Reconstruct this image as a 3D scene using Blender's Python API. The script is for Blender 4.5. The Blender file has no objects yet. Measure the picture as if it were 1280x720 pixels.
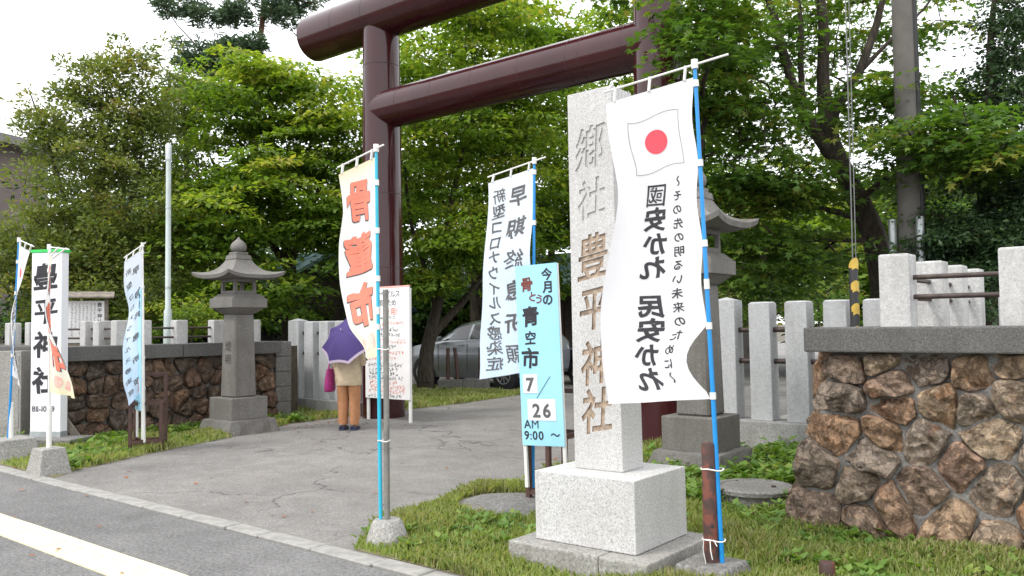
import bpy, bmesh, math, random
import numpy as np
from mathutils import Vector, Matrix
from mathutils import noise as mnoise

PI = math.pi
rnd = random.Random(7)
nrng = np.random.default_rng(11)
sc = bpy.context.scene
C = sc.collection

# ------------------------------------------------------------------ camera, sky, sun, exposure
# world: +X along the street to the right, +Y into the shrine ground, Z up, camera above the origin
FOCAL, EYE, PITCH, ROLL, YAW = 1050.0, 1.52, math.radians(2.5), -0.0135, math.radians(39.07)
CAMROT = Matrix.Rotation(YAW, 4, 'Z') @ Matrix.Rotation(PI / 2 + PITCH, 4, 'X') @ Matrix.Rotation(ROLL, 4, 'Z')
cam_data = bpy.data.cameras.new('camera')
cam_data.sensor_width = 36.0
cam_data.lens = 36.0 * FOCAL / 1280.0
cam_data.clip_start = 0.05
cam_data.clip_end = 2000
cam = bpy.data.objects.new('camera', cam_data)
C.objects.link(cam)
cam.matrix_world = Matrix.Translation((0, 0, EYE)) @ CAMROT
sc.camera = cam

SUN_EL, SUN_AZ = math.radians(52), math.radians(205)     # azimuth measured from +Y clockwise
world = bpy.data.worlds.new('World')
sc.world = world
world.use_nodes = True
wn = world.node_tree.nodes
wl = world.node_tree.links
wn.clear()
sky = wn.new('ShaderNodeTexSky')
sky.sky_type = 'NISHITA'
sky.sun_disc = False
sky.sun_elevation = SUN_EL
sky.sun_rotation = SUN_AZ
sky.air_density = 1.0
sky.dust_density = 2.0
cloud = wn.new('ShaderNodeMix')                            # thin bright overcast in front of the blue
cloud.data_type = 'RGBA'
cloud.inputs[0].default_value = 0.9
cloud.inputs[7].default_value = (11.0, 11.2, 11.5, 1)
wl.new(sky.outputs[0], cloud.inputs[6])
bg = wn.new('ShaderNodeBackground')
bg.inputs[1].default_value = 0.13
wl.new(cloud.outputs[2], bg.inputs[0])
wo = wn.new('ShaderNodeOutputWorld')
wl.new(bg.outputs[0], wo.inputs[0])

sun_data = bpy.data.lights.new('sun', 'SUN')
sun_data.energy = 1.5
sun_data.angle = math.radians(14)
sun_data.color = (1.0, 0.96, 0.9)
sun = bpy.data.objects.new('sun', sun_data)
C.objects.link(sun)
sdir = Vector((math.sin(SUN_AZ) * math.cos(SUN_EL), math.cos(SUN_AZ) * math.cos(SUN_EL), math.sin(SUN_EL)))
sun.rotation_euler = sdir.to_track_quat('Z', 'Y').to_euler()
sun.location = (0, 0, 30)

sc.view_settings.view_transform = 'Standard'
sc.view_settings.look = 'None'
sc.view_settings.exposure = 0.70
sc.view_settings.gamma = 1.0
sc.view_settings.use_curve_mapping = False
sc.render.engine = 'CYCLES'
sc.cycles.max_bounces = 6
sc.cycles.diffuse_bounces = 3
sc.cycles.glossy_bounces = 2
sc.cycles.transmission_bounces = 4
sc.cycles.transparent_max_bounces = 6
sc.cycles.use_adaptive_sampling = True

# ------------------------------------------------------------------ helpers
def at(px, py, d):
    """point at forward distance d (metres) seen at photo pixel (px, py)"""
    v = CAMROT.to_3x3() @ Vector(((px - 640) / FOCAL, -(py - 360) / FOCAL, -1.0))
    return Vector((0, 0, EYE)) + v * d

def lin(r, g, b):
    f = lambda c: c / 12.92 if c <= 0.04045 else ((c + 0.055) / 1.055) ** 2.4
    return (f(r / 255), f(g / 255), f(b / 255), 1)

class MB:
    def __init__(s):
        s.v, s.f, s.m = [], [], []
    def add(s, verts, faces, mi=0):
        o = len(s.v)
        s.v += [tuple(p) for p in verts]
        s.f += [tuple(i + o for i in f) for f in faces]
        s.m += [mi] * len(faces)
        return s
    def box(s, x0, x1, y0, y1, z0, z1, mi=0):
        v = [(x, y, z) for z in (z0, z1) for y in (y0, y1) for x in (x0, x1)]
        f = [(0, 2, 3, 1), (4, 5, 7, 6), (0, 1, 5, 4), (2, 6, 7, 3), (0, 4, 6, 2), (1, 3, 7, 5)]
        return s.add(v, f, mi)
    def frustum(s, cx, cy, z0, z1, a0, b0, a1, b1, mi=0):
        v = [(cx + sx * a0, cy + sy * b0, z0) for sx, sy in ((-1, -1), (1, -1), (1, 1), (-1, 1))]
        v += [(cx + sx * a1, cy + sy * b1, z1) for sx, sy in ((-1, -1), (1, -1), (1, 1), (-1, 1))]
        return s.add(v, [(3, 2, 1, 0), (4, 5, 6, 7), (0, 1, 5, 4), (1, 2, 6, 5), (2, 3, 7, 6), (3, 0, 4, 7)], mi)
    def tube(s, pts, radii, n=12, cap=True, mi=0):
        pts = [Vector(p) for p in pts]
        if not hasattr(radii, '__len__'):
            radii = [radii] * len(pts)
        vs, fs = [], []
        up = None
        for i, p in enumerate(pts):
            t = (pts[min(i + 1, len(pts) - 1)] - pts[max(i - 1, 0)]).normalized()
            if up is None:
                up = Vector((0, 0, 1)) if abs(t.z) < 0.9 else Vector((1, 0, 0))
            a = (up - t * up.dot(t)).normalized()
            b = t.cross(a)
            up = a
            for k in range(n):
                an = 2 * PI * k / n
                vs.append(p + (a * math.cos(an) + b * math.sin(an)) * radii[i])
        for i in range(len(pts) - 1):
            for k in range(n):
                k2 = (k + 1) % n
                fs.append((i * n + k, i * n + k2, (i + 1) * n + k2, (i + 1) * n + k))
        if cap:
            fs.append(tuple(reversed(range(n))))
            fs.append(tuple((len(pts) - 1) * n + k for k in range(n)))
        return s.add(vs, fs, mi)
    def lathe(s, prof, n=24, cx=0, cy=0, mi=0):
        vs, fs = [], []
        for r, z in prof:
            for k in range(n):
                a = 2 * PI * k / n
                vs.append((cx + r * math.cos(a), cy + r * math.sin(a), z))
        for i in range(len(prof) - 1):
            for k in range(n):
                k2 = (k + 1) % n
                fs.append((i * n + k, i * n + k2, (i + 1) * n + k2, (i + 1) * n + k))
        fs.append(tuple(reversed(range(n))))
        fs.append(tuple((len(prof) - 1) * n + k for k in range(n)))
        return s.add(vs, fs, mi)
    def prism(s, poly, z0, z1, mi=0):
        n = len(poly)
        v = [(x, y, z0) for x, y in poly] + [(x, y, z1) for x, y in poly]
        f = [tuple(reversed(range(n))), tuple(range(n, 2 * n))]
        f += [(i, (i + 1) % n, n + (i + 1) % n, n + i) for i in range(n)]
        return s.add(v, f, mi)
    def grid(s, fn, nu, nv, mi=0):
        v = [fn(i / nu, j / nv) for j in range(nv + 1) for i in range(nu + 1)]
        f = [(j * (nu + 1) + i, j * (nu + 1) + i + 1, (j + 1) * (nu + 1) + i + 1, (j + 1) * (nu + 1) + i) for j in range(nv) for i in range(nu)]
        return s.add(v, f, mi)
    def xform(s, M, start=0):
        s.v[start:] = [tuple(M @ Vector(p)) for p in s.v[start:]]
        return s
    def mesh(s, name, mats, smooth=False, bevel=0, bseg=2, angle=40):
        me = bpy.data.meshes.new(name)
        me.from_pydata(s.v, [], s.f)
        if not isinstance(mats, (list, tuple)):
            mats = [mats]
        for m in mats:
            me.materials.append(m)
        me.polygons.foreach_set('material_index', s.m)
        if bevel:
            bm = bmesh.new()
            bm.from_mesh(me)
            bmesh.ops.recalc_face_normals(bm, faces=bm.faces)
            es = [e for e in bm.edges if len(e.link_faces) == 2 and e.calc_face_angle(0) > 0.5]
            bmesh.ops.bevel(bm, geom=es, offset=bevel, segments=bseg, profile=0.6, affect='EDGES', clamp_overlap=True)
            bm.to_mesh(me)
            bm.free()
        if smooth:
            me.polygons.foreach_set('use_smooth', [True] * len(me.polygons))
            if angle < 180:
                me.set_sharp_from_angle(angle=math.radians(angle))
        me.update()
        return me
    def build(s, name, mats, parent=None, loc=None, rot=None, **kw):
        return link(name, s.mesh(name, mats, **kw), parent, loc, rot)

def link(name, data, parent=None, loc=None, rot=None):
    o = bpy.data.objects.new(name, data)
    C.objects.link(o)
    if parent is not None:
        o.parent = parent
    if loc is not None:
        o.location = loc
    if rot is not None:
        o.rotation_euler = rot
    return o

def tag(o, label=None, cat=None, group=None, kind=None):
    if label: o['label'] = label
    if cat: o['category'] = cat
    if group: o['group'] = group
    if kind: o['kind'] = kind
    return o

def thing(name, label, cat, loc=(0, 0, 0), rz=0, group=None):
    return tag(link(name, None, None, loc, (0, 0, rz)), label, cat, group)

def copy_tree(o, parent=None):
    c = o.copy()
    C.objects.link(c)
    c.parent = parent
    for ch in list(o.children):
        copy_tree(ch, c)
    return c

def vnoise(x, y, z, seed=0.0):
    return (math.sin(x * 1.7 + y * 2.3 + seed) + math.sin(y * 1.9 - z * 2.7 + seed * 1.3) + math.sin(z * 2.1 + x * 2.9 + seed * 2.1)) / 3

# ------------------------------------------------------------------ materials
class NT:
    def __init__(s, name):
        s.m = bpy.data.materials.new(name)
        s.m.use_nodes = True
        s.n = s.m.node_tree.nodes
        s.l = s.m.node_tree.links
        s.n.clear()
        s.out = s.n.new('ShaderNodeOutputMaterial')
        s.b = s.n.new('ShaderNodeBsdfPrincipled')
        s.l.new(s.b.outputs[0], s.out.inputs[0])
        s.tc = s.n.new('ShaderNodeTexCoord')
    def coord(s, scale=(1, 1, 1), which='Object', rnd_off=False):
        mp = s.n.new('ShaderNodeMapping')
        mp.inputs['Scale'].default_value = scale
        s.l.new(s.tc.outputs[which], mp.inputs[0])
        if rnd_off:
            oi = s.n.new('ShaderNodeObjectInfo')
            ml = s.n.new('ShaderNodeMath'); ml.operation = 'MULTIPLY'; ml.inputs[1].default_value = 37.0
            s.l.new(oi.outputs['Random'], ml.inputs[0])
            s.l.new(ml.outputs[0], mp.inputs['Location'])
        return mp.outputs[0]
    def noise(s, scale, detail=4, rough=0.55, vec=None, dist=0.0):
        t = s.n.new('ShaderNodeTexNoise')
        t.inputs['Scale'].default_value = scale
        t.inputs['Detail'].default_value = detail
        t.inputs['Roughness'].default_value = rough
        t.inputs['Distortion'].default_value = dist
        s.l.new(vec if vec is not None else s.coord(), t.inputs['Vector'])
        return t.outputs['Fac']
    def voro(s, scale, feature='F1', vec=None, out='Distance', rand=1.0):
        t = s.n.new('ShaderNodeTexVoronoi')
        t.feature = feature
        t.inputs['Scale'].default_value = scale
        t.inputs['Randomness'].default_value = rand
        s.l.new(vec if vec is not None else s.coord(), t.inputs['Vector'])
        return t.outputs[out]
    def ramp(s, fac, stops, interp='LINEAR'):
        r = s.n.new('ShaderNodeValToRGB')
        r.color_ramp.interpolation = interp
        els = r.color_ramp.elements
        while len(els) < len(stops):
            els.new(0.5)
        for e, (p, c) in zip(els, stops):
            e.position = p
            e.color = c if len(c) == 4 else (*c, 1)
        s.l.new(fac, r.inputs[0])
        return r.outputs[0]
    def mix(s, fac, a, b, mode='MIX'):
        m = s.n.new('ShaderNodeMix')
        m.data_type = 'RGBA'
        m.blend_type = mode
        for i, x in ((0, fac), (6, a), (7, b)):
            if hasattr(x, 'links'):
                s.l.new(x, m.inputs[i])
            else:
                m.inputs[i].default_value = x if i == 0 or len(x) == 4 else (*x, 1)
        return m.outputs[2]
    def math(s, op, a, b=0.0):
        m = s.n.new('ShaderNodeMath')
        m.operation = op
        for i, x in ((0, a), (1, b)):
            if hasattr(x, 'links'):
                s.l.new(x, m.inputs[i])
            else:
                m.inputs[i].default_value = x
        return m.outputs[0]
    def col(s, x):
        if hasattr(x, 'links'):
            s.l.new(x, s.b.inputs['Base Color'])
        else:
            s.b.inputs['Base Color'].default_value = x if len(x) == 4 else (*x, 1)
        return s
    def set(s, **k):
        for a, v in k.items():
            i = s.b.inputs[a.replace('_', ' ')]
            if hasattr(v, 'links'):
                s.l.new(v, i)
            else:
                i.default_value = v
        return s
    def bump(s, h, strength=0.3, dist=0.01):
        b = s.n.new('ShaderNodeBump')
        b.inputs['Strength'].default_value = strength
        b.inputs['Distance'].default_value = dist
        s.l.new(h, b.inputs['Height'])
        s.l.new(b.outputs[0], s.b.inputs['Normal'])
        return s

def g(v, t=(1, 1, 1)):
    return (v * t[0], v * t[1], v * t[2], 1)

M = {}
def plain(name, colr, rough=0.6, metal=0.0, var=0.12, scale=8, bump=0.0, coat=0.0, spec=0.5):
    t = NT(name)
    nz = t.noise(scale, 5)
    dark = tuple(c * (1 - var * 1.6) for c in colr[:3]) + (1,)
    light = tuple(min(1, c * (1 + var)) for c in colr[:3]) + (1,)
    t.col(t.ramp(nz, [(0.3, dark), (0.7, light)]))
    t.set(Roughness=rough, Metallic=metal, Coat_Weight=coat, Specular_IOR_Level=spec)
    if bump:
        t.bump(t.noise(scale * 6, 4), bump, 0.004)
    M[name] = t.m
    return t.m

def granite(name, base, dark, light, grain=130, stain=0.25, stain_col=(0.12, 0.11, 0.09), bump=0.15, fade=0.5):
    t = NT(name)
    vec = t.coord(rnd_off=True)
    sp = t.ramp(t.noise(grain, 2, 0.6, vec), [(0.36, dark), (0.46, base), (0.56, base), (0.66, light)])
    sp2 = t.ramp(t.noise(grain * 0.35, 3, 0.7, vec), [(0.35, g(0.72)), (0.6, g(1.0))])
    c = t.mix(0.6, sp, sp2, 'MULTIPLY')
    big = t.noise(1.6, 6, 0.65, vec)
    streak = t.noise(1.0, 5, 0.6, t.coord((6, 6, 0.7), rnd_off=True))
    f = t.math('MULTIPLY', t.ramp(t.math('MULTIPLY', big, streak), [(0.2, g(0)), (0.42, g(1))]), stain)
    c = t.mix(f, c, (*stain_col, 1))
    t.col(c)
    t.set(Roughness=0.72, Specular_IOR_Level=0.35)
    t.bump(t.noise(grain * 0.8, 3, 0.6, vec), bump, 0.003)
    M[name] = t.m
    return t.m

granite('granite_white', g(0.54, (1, .985, .96)), g(0.30), g(0.66), 140, 0.30, (0.27, 0.25, 0.215))
granite('granite_grey', g(0.26, (1, .97, .91)), g(0.13), g(0.34), 120, 0.55, (0.09, 0.083, 0.07))
granite('granite_lantern', g(0.175, (1, .93, .83)), g(0.10), g(0.24), 110, 0.7, (0.085, 0.075, 0.062))
granite('fence_stone', g(0.45, (.97, .99, 1)), g(0.36), g(0.52), 90, 0.5, (0.22, 0.22, 0.21), 0.1)
granite('fence_footing', g(0.34, (1, .98, .94)), g(0.2), g(0.42), 90, 0.6, (0.12, 0.115, 0.10))
granite('post_white', g(0.5, (1, .99, .96)), g(0.4), g(0.58), 70, 0.55, (0.2, 0.19, 0.17), 0.3)
granite('coping', g(0.115, (1, .96, .90)), g(0.065), g(0.165), 90, 0.5, (0.05, 0.047, 0.042), 0.3)
granite('concrete', g(0.31, (1, .95, .86)), g(0.2), g(0.42), 60, 0.4, (0.14, 0.13, 0.11), 0.3)
granite('concrete_dark', g(0.18, (1, .95, .88)), g(0.1), g(0.26), 50, 0.5, (0.08, 0.075, 0.06), 0.35)
granite('mortar', g(0.2, (1, .95, .88)), g(0.12), g(0.27), 60, 0.5, (0.07, 0.065, 0.055), 0.5)

def rubble(name, warm):
    t = NT(name)
    vec = t.coord(rnd_off=True)
    oi = t.n.new('ShaderNodeObjectInfo')
    if warm:
        stops = [(0.0, (0.36, 0.235, 0.17, 1)), (0.2, (0.36, 0.29, 0.23, 1)), (0.4, (0.45, 0.27, 0.165, 1)), (0.55, (0.50, 0.38, 0.265, 1)), (0.75, (0.32, 0.26, 0.215, 1)), (1.0, (0.46, 0.37, 0.29, 1))]
    else:
        stops = [(0.0, (0.16, 0.125, 0.10, 1)), (0.3, (0.22, 0.14, 0.10, 1)), (0.6, (0.14, 0.115, 0.095, 1)), (0.8, (0.25, 0.155, 0.10, 1)), (1.0, (0.18, 0.145, 0.115, 1))]
    base = t.ramp(oi.outputs['Random'], stops)
    n1 = t.noise(9, 9, 0.75, vec, 0.8)
    patch = t.ramp(n1, [(0.36, g(0.45, (1, .95, .9))), (0.47, g(0.9)), (0.55, g(1.1)), (0.68, (1.7, 1.62, 1.45, 1))])
    c = t.mix(1.0, base, patch, 'MULTIPLY')
    grain = t.ramp(t.noise(55, 6, 0.8, vec), [(0.35, g(0.6)), (0.5, g(1.0)), (0.65, g(1.4))])
    c = t.mix(0.8, c, grain, 'MULTIPLY')
    rust = t.ramp(t.noise(3.6, 6, 0.7, vec, 1.2), [(0.55, g(0)), (0.68, g(1))])
    c = t.mix(t.math('MULTIPLY', rust, 0.6 if warm else .4), c, (0.29, 0.115, 0.04, 1))
    lich = t.ramp(t.noise(13, 7, 0.78, vec), [(0.56, g(0)), (0.66, g(1))])
    c = t.mix(t.math('MULTIPLY', lich, 0.6), c, (0.40, 0.355, 0.30, 1) if warm else (0.17, 0.15, 0.125, 1))
    crev = t.ramp(t.noise(5, 9, 0.7, vec, 0.5), [(0.455, g(0)), (0.49, g(1)), (0.51, g(1)), (0.545, g(0))])
    c = t.mix(t.math('MULTIPLY', crev, 0.45), c, (0.06, 0.048, 0.038, 1))
    t.col(c)
    t.set(Roughness=0.95, Specular_IOR_Level=0.1)
    h = t.math('ADD', t.math('MULTIPLY', n1, 1.0), t.math('MULTIPLY', t.noise(38, 7, 0.75, vec), 0.5))
    t.bump(t.math('SUBTRACT', h, t.math('MULTIPLY', crev, .25)), 1.0, 0.045)
    M[name] = t.m
rubble('rubble_warm', True)
rubble('rubble_dark', False)

def asphalt(name, lo, hi, tint, crack, grit=0.25):
    t = NT(name)
    vec = t.coord()
    big = t.noise(0.55, 6, 0.6, vec)
    fine = t.noise(170, 2, 0.6, vec)
    c = t.ramp(big, [(0.3, g(lo, tint)), (0.7, g(hi, tint))])
    c = t.mix(0.9, c, t.ramp(fine, [(0.33, g(0.45)), (0.5, g(1.0)), (0.68, g(1.7))]), 'MULTIPLY')
    mid = t.noise(38, 5, 0.75, vec)
    c = t.mix(0.75, c, t.ramp(mid, [(0.36, g(1 - grit)), (0.5, g(1.0)), (0.64, g(1 + grit))]), 'MULTIPLY')
    c = t.mix(0.5, c, t.ramp(t.noise(3.2, 6, 0.7, vec), [(0.35, g(0.72)), (0.65, g(1.22))]), 'MULTIPLY')
    t.set(Roughness=0.88, Specular_IOR_Level=0.3)
    h = fine
    if crack:
        wv = t.n.new('ShaderNodeVectorMath'); wv.operation = 'ADD'
        nz = t.n.new('ShaderNodeTexNoise'); nz.inputs['Scale'].default_value = 1.6; nz.inputs['Detail'].default_value = 6
        t.l.new(vec, nz.inputs['Vector'])
        sc_ = t.n.new('ShaderNodeVectorMath'); sc_.operation = 'SCALE'; sc_.inputs['Scale'].default_value = 1.1
        t.l.new(nz.outputs['Color'], sc_.inputs[0])
        t.l.new(vec, wv.inputs[0]); t.l.new(sc_.outputs[0], wv.inputs[1])
        d1 = t.voro(0.42, 'DISTANCE_TO_EDGE', wv.outputs[0])
        d2 = t.voro(1.7, 'DISTANCE_TO_EDGE', wv.outputs[0])
        area = t.ramp(t.noise(0.5, 3, 0.5, vec), [(0.54, g(0)), (0.62, g(1))])
        k1 = t.math('MULTIPLY', t.ramp(d1, [(0.002, g(1)), (0.008, g(0))]), t.ramp(t.noise(0.9, 3, 0.6, vec), [(0.42, g(0)), (0.5, g(1))]))
        k2 = t.math('MULTIPLY', t.math('MULTIPLY', t.ramp(d2, [(0.003, g(1)), (0.014, g(0))]), area), 0.5)
        k = t.math('MAXIMUM', k1, k2)
        c = t.mix(t.math('MULTIPLY', k, 0.7), c, (0.035, 0.033, 0.03, 1))
        h = t.math('SUBTRACT', t.math('MULTIPLY', fine, 0.4), k)
    t.col(c)
    t.bump(h, 0.5, 0.006)
    M[name] = t.m
asphalt('asphalt_walk', 0.12, 0.165, (1, 0.98, 0.96), False, 0.5)
asphalt('asphalt_drive', 0.155, 0.215, (1, 0.945, 0.89), True)
asphalt('paving_beige', 0.33, 0.42, (1, 0.94, 0.85), False)

def soil(name, a, b, sca=5):
    t = NT(name)
    n = t.noise(sca, 8, 0.7)
    t.col(t.ramp(n, [(0.35, a), (0.65, b)]))
    t.set(Roughness=0.95, Specular_IOR_Level=0.1)
    t.bump(t.noise(40, 6, 0.7), 0.7, 0.02)
    M[name] = t.m
soil('lawn_soil', (0.15, 0.15, 0.065, 1), (0.27, 0.235, 0.145, 1))
soil('bed_soil', (0.06, 0.05, 0.035, 1), (0.13, 0.11, 0.08, 1))
soil('earth', (0.10, 0.09, 0.07, 1), (0.16, 0.145, 0.12, 1), 1.5)

def leaf(name, cols, rough=0.5, trans=0.45, tscale=(1.1, 1.15, 0.45)):
    t = NT(name)
    a = t.n.new('ShaderNodeAttribute')
    a.attribute_name = 'tint'
    c = t.ramp(a.outputs['Fac'], cols)
    t.col(c)
    t.set(Roughness=rough, Specular_IOR_Level=0.35)
    tr = t.n.new('ShaderNodeBsdfTranslucent')
    t.l.new(t.mix(1.0, c, (*tscale, 1), 'MULTIPLY'), tr.inputs[0])
    mx = t.n.new('ShaderNodeMixShader')
    mx.inputs[0].default_value = trans
    t.l.new(t.b.outputs[0], mx.inputs[1]); t.l.new(tr.outputs[0], mx.inputs[2])
    t.l.new(mx.outputs[0], t.out.inputs[0])
    M[name] = t.m
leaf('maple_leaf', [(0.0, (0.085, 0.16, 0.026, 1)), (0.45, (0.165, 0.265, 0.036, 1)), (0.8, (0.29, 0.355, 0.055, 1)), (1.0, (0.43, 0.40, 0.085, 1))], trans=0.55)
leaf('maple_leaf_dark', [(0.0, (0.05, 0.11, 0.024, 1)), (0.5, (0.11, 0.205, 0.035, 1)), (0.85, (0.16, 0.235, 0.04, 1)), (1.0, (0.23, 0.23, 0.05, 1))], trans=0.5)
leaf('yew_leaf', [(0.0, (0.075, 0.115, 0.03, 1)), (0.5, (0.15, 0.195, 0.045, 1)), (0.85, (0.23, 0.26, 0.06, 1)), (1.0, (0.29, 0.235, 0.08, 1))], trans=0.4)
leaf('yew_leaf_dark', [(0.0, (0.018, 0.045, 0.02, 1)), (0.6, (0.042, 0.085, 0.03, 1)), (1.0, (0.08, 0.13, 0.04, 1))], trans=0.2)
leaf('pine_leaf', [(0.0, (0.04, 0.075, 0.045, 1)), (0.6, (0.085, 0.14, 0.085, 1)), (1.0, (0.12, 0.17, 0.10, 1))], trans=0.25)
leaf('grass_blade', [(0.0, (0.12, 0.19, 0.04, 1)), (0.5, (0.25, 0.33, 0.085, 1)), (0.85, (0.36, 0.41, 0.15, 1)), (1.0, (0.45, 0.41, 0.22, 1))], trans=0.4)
leaf('weed_leaf', [(0.0, (0.08, 0.16, 0.03, 1)), (0.6, (0.16, 0.27, 0.05, 1)), (1.0, (0.28, 0.36, 0.08, 1))], trans=0.4)

def bark(name, a, b):
    t = NT(name)
    n = t.noise(6, 8, 0.7, t.coord((3, 3, 0.6)))
    t.col(t.ramp(n, [(0.35, a), (0.65, b)]))
    t.set(Roughness=0.9, Specular_IOR_Level=0.2)
    t.bump(n, 0.8, 0.02)
    M[name] = t.m
bark('bark', (0.028, 0.022, 0.018, 1), (0.085, 0.07, 0.055, 1))
bark('bark_red', (0.06, 0.035, 0.025, 1), (0.16, 0.09, 0.06, 1))

def torii_paint():
    t = NT('torii_paint')
    n = t.noise(1.5, 5, 0.6, t.coord((1, 1, 0.25)))
    t.col(t.ramp(n, [(0.3, (0.032, 0.0065, 0.008, 1)), (0.7, (0.048, 0.010, 0.012, 1))]))
    t.set(Roughness=t.ramp(t.noise(2.5, 4), [(0.3, g(0.09)), (0.7, g(0.17))]), Specular_IOR_Level=0.45)
    t.bump(t.noise(0.9, 2), 0.06, 0.03)
    M['torii_paint'] = t.m
torii_paint()
plain('seam', (0.025, 0.008, 0.008), 0.6)
plain('steel_brown', (0.075, 0.035, 0.027), 0.55, 0.0, 0.25, 12, 0.2)
def rusty():
    t = NT('rusty_pipe')
    f = t.ramp(t.noise(9, 6, 0.65), [(0.48, g(0)), (0.56, g(1))])
    t.col(t.mix(f, (0.055, 0.028, 0.024, 1), (0.15, 0.045, 0.028, 1)))
    t.set(Roughness=0.62)
    t.bump(t.noise(60, 4), 0.3, 0.003)
    M['rusty_pipe'] = t.m
rusty()
plain('wire_grey', (0.16, 0.16, 0.16), 0.5, 0.5)
plain('rail_iron', (0.06, 0.042, 0.036), 0.6, 0.2, 0.3, 14, 0.2)
plain('blue_plastic', (0.012, 0.25, 0.62), 0.35, var=0.05)
plain('turquoise_plastic', (0.03, 0.42, 0.58), 0.35, var=0.05)
plain('white_plastic', (0.72, 0.71, 0.68), 0.4, var=0.06)
plain('grey_pipe', (0.22, 0.21, 0.19), 0.5, 0.3, 0.2, 10)
plain('galvanised', (0.45, 0.48, 0.48), 0.4, 0.6, 0.12, 8)
plain('lamp_paint', (0.46, 0.52, 0.50), 0.5, 0.1, 0.1, 3)
plain('board_white', (0.78, 0.77, 0.76), 0.5, var=0.05, scale=3)
plain('sign_white', (0.80, 0.80, 0.83), 0.35, var=0.03, scale=2)
plain('board_blue', (0.33, 0.66, 0.83), 0.35, var=0.05, scale=3)
plain('green_plastic', (0.03, 0.55, 0.10), 0.4, var=0.05)
plain('wood_grey', (0.20, 0.17, 0.14), 0.75, var=0.3, scale=9, bump=0.3)
plain('wood_pale', (0.55, 0.47, 0.34), 0.6, var=0.15, scale=9)
plain('ink_black', (0.022, 0.020, 0.026), 0.6, var=0.2, scale=20)
plain('ink_grey', (0.10, 0.10, 0.105), 0.6, var=0.3, scale=20)
plain('ink_red', (0.72, 0.10, 0.08), 0.6, var=0.1)
plain('ink_orange', (0.80, 0.20, 0.13), 0.6, var=0.08)
plain('ink_pink', (0.80, 0.42, 0.36), 0.6, var=0.08)
plain('ink_yellow', (0.85, 0.68, 0.18), 0.6, var=0.08)
plain('ink_brown', (0.16, 0.035, 0.02), 0.6, var=0.1)
plain('hinomaru', (0.78, 0.07, 0.10), 0.6, var=0.05)
plain('carved_dark', (0.07, 0.06, 0.05), 0.85, var=0.35, scale=25)
plain('carved_stone', (0.36, 0.275, 0.205), 0.85, var=0.35, scale=25)
plain('paint_yellow', (0.55, 0.37, 0.06), 0.5, var=0.15)
plain('paint_black', (0.03, 0.03, 0.032), 0.5, var=0.15)
plain('tile_yellow', (0.66, 0.60, 0.40), 0.7, var=0.14, scale=7, bump=0.25)
plain('kerb_stone', (0.27, 0.26, 0.24), 0.8, var=0.16, scale=11, bump=0.3)
plain('tyre', (0.022, 0.022, 0.023), 0.8, var=0.2)
plain('rim_alloy', (0.5, 0.5, 0.51), 0.35, 0.7, 0.08)
plain('car_silver', (0.31, 0.325, 0.35), 0.3, 0.55, 0.03, 2, coat=0.7)
plain('car_dark', (0.012, 0.014, 0.025), 0.25, 0.3, 0.03, 2, coat=0.8)
plain('car_glass', (0.012, 0.014, 0.016), 0.06, 0.0, 0.05, 2, spec=0.8)
plain('car_trim', (0.02, 0.02, 0.021), 0.6)
plain('lamp_clear', (0.6, 0.62, 0.64), 0.15, 0.3, 0.05)
plain('timber_dark', (0.05, 0.034, 0.026), 0.7, var=0.3, scale=6, bump=0.2)
plain('roof_blue', (0.16, 0.25, 0.29), 0.45, 0.2, 0.1, 3)
plain('wall_plaster', (0.45, 0.43, 0.40), 0.8, var=0.08, scale=2)
plain('wall_taupe', (0.16, 0.13, 0.12), 0.8, var=0.06, scale=1.5)
plain('roof_metal', (0.30, 0.36, 0.38), 0.5, 0.2, 0.08, 2)
plain('fascia_grey', (0.18, 0.17, 0.17), 0.6)
plain('jacket', (0.50, 0.40, 0.27), 0.85, var=0.1, scale=14, bump=0.2)
plain('trousers', (0.40, 0.185, 0.085), 0.85, var=0.1, scale=14, bump=0.2)
plain('skin', (0.48, 0.29, 0.20), 0.55, var=0.05)
plain('hair', (0.06, 0.05, 0.045), 0.55, var=0.2)
plain('sandal', (0.02, 0.025, 0.06), 0.6)
plain('bag_magenta', (0.34, 0.025, 0.17), 0.6, var=0.1)
plain('concrete_pole', (0.13, 0.12, 0.108), 0.8, var=0.15, scale=4, bump=0.2)
plain('dry_leaf', (0.25, 0.10, 0.04), 0.8, var=0.2)

def cloth(name, colr, trans=0.3, top=None, h=1.0):
    t = NT(name)
    c = t.ramp(t.noise(3, 3), [(0.3, tuple(x * 0.96 for x in colr[:3]) + (1,)), (0.7, (*colr[:3], 1))])
    if top:                                                     # printed fade between two dyes along the cloth
        a = t.n.new('ShaderNodeAttribute'); a.attribute_name = 'tint'
        c = t.ramp(a.outputs['Fac'], top)
    t.col(c)
    t.set(Roughness=0.75, Specular_IOR_Level=0.2)
    tr = t.n.new('ShaderNodeBsdfTranslucent')
    t.l.new(c, tr.inputs[0])
    mx = t.n.new('ShaderNodeMixShader'); mx.inputs[0].default_value = trans
    t.l.new(t.b.outputs[0], mx.inputs[1]); t.l.new(tr.outputs[0], mx.inputs[2])
    t.l.new(mx.outputs[0], t.out.inputs[0])
    t.bump(t.noise(9, 3), 0.15, 0.02)
    M[name] = t.m
cloth('cloth_white', (0.80, 0.79, 0.81))
cloth('cloth_blue', (0.70, 0.80, 0.90), top=[(0.0, (0.80, 0.84, 0.90, 1)), (0.45, (0.70, 0.80, 0.92, 1)), (1.0, (0.62, 0.76, 0.92, 1))])
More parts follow.
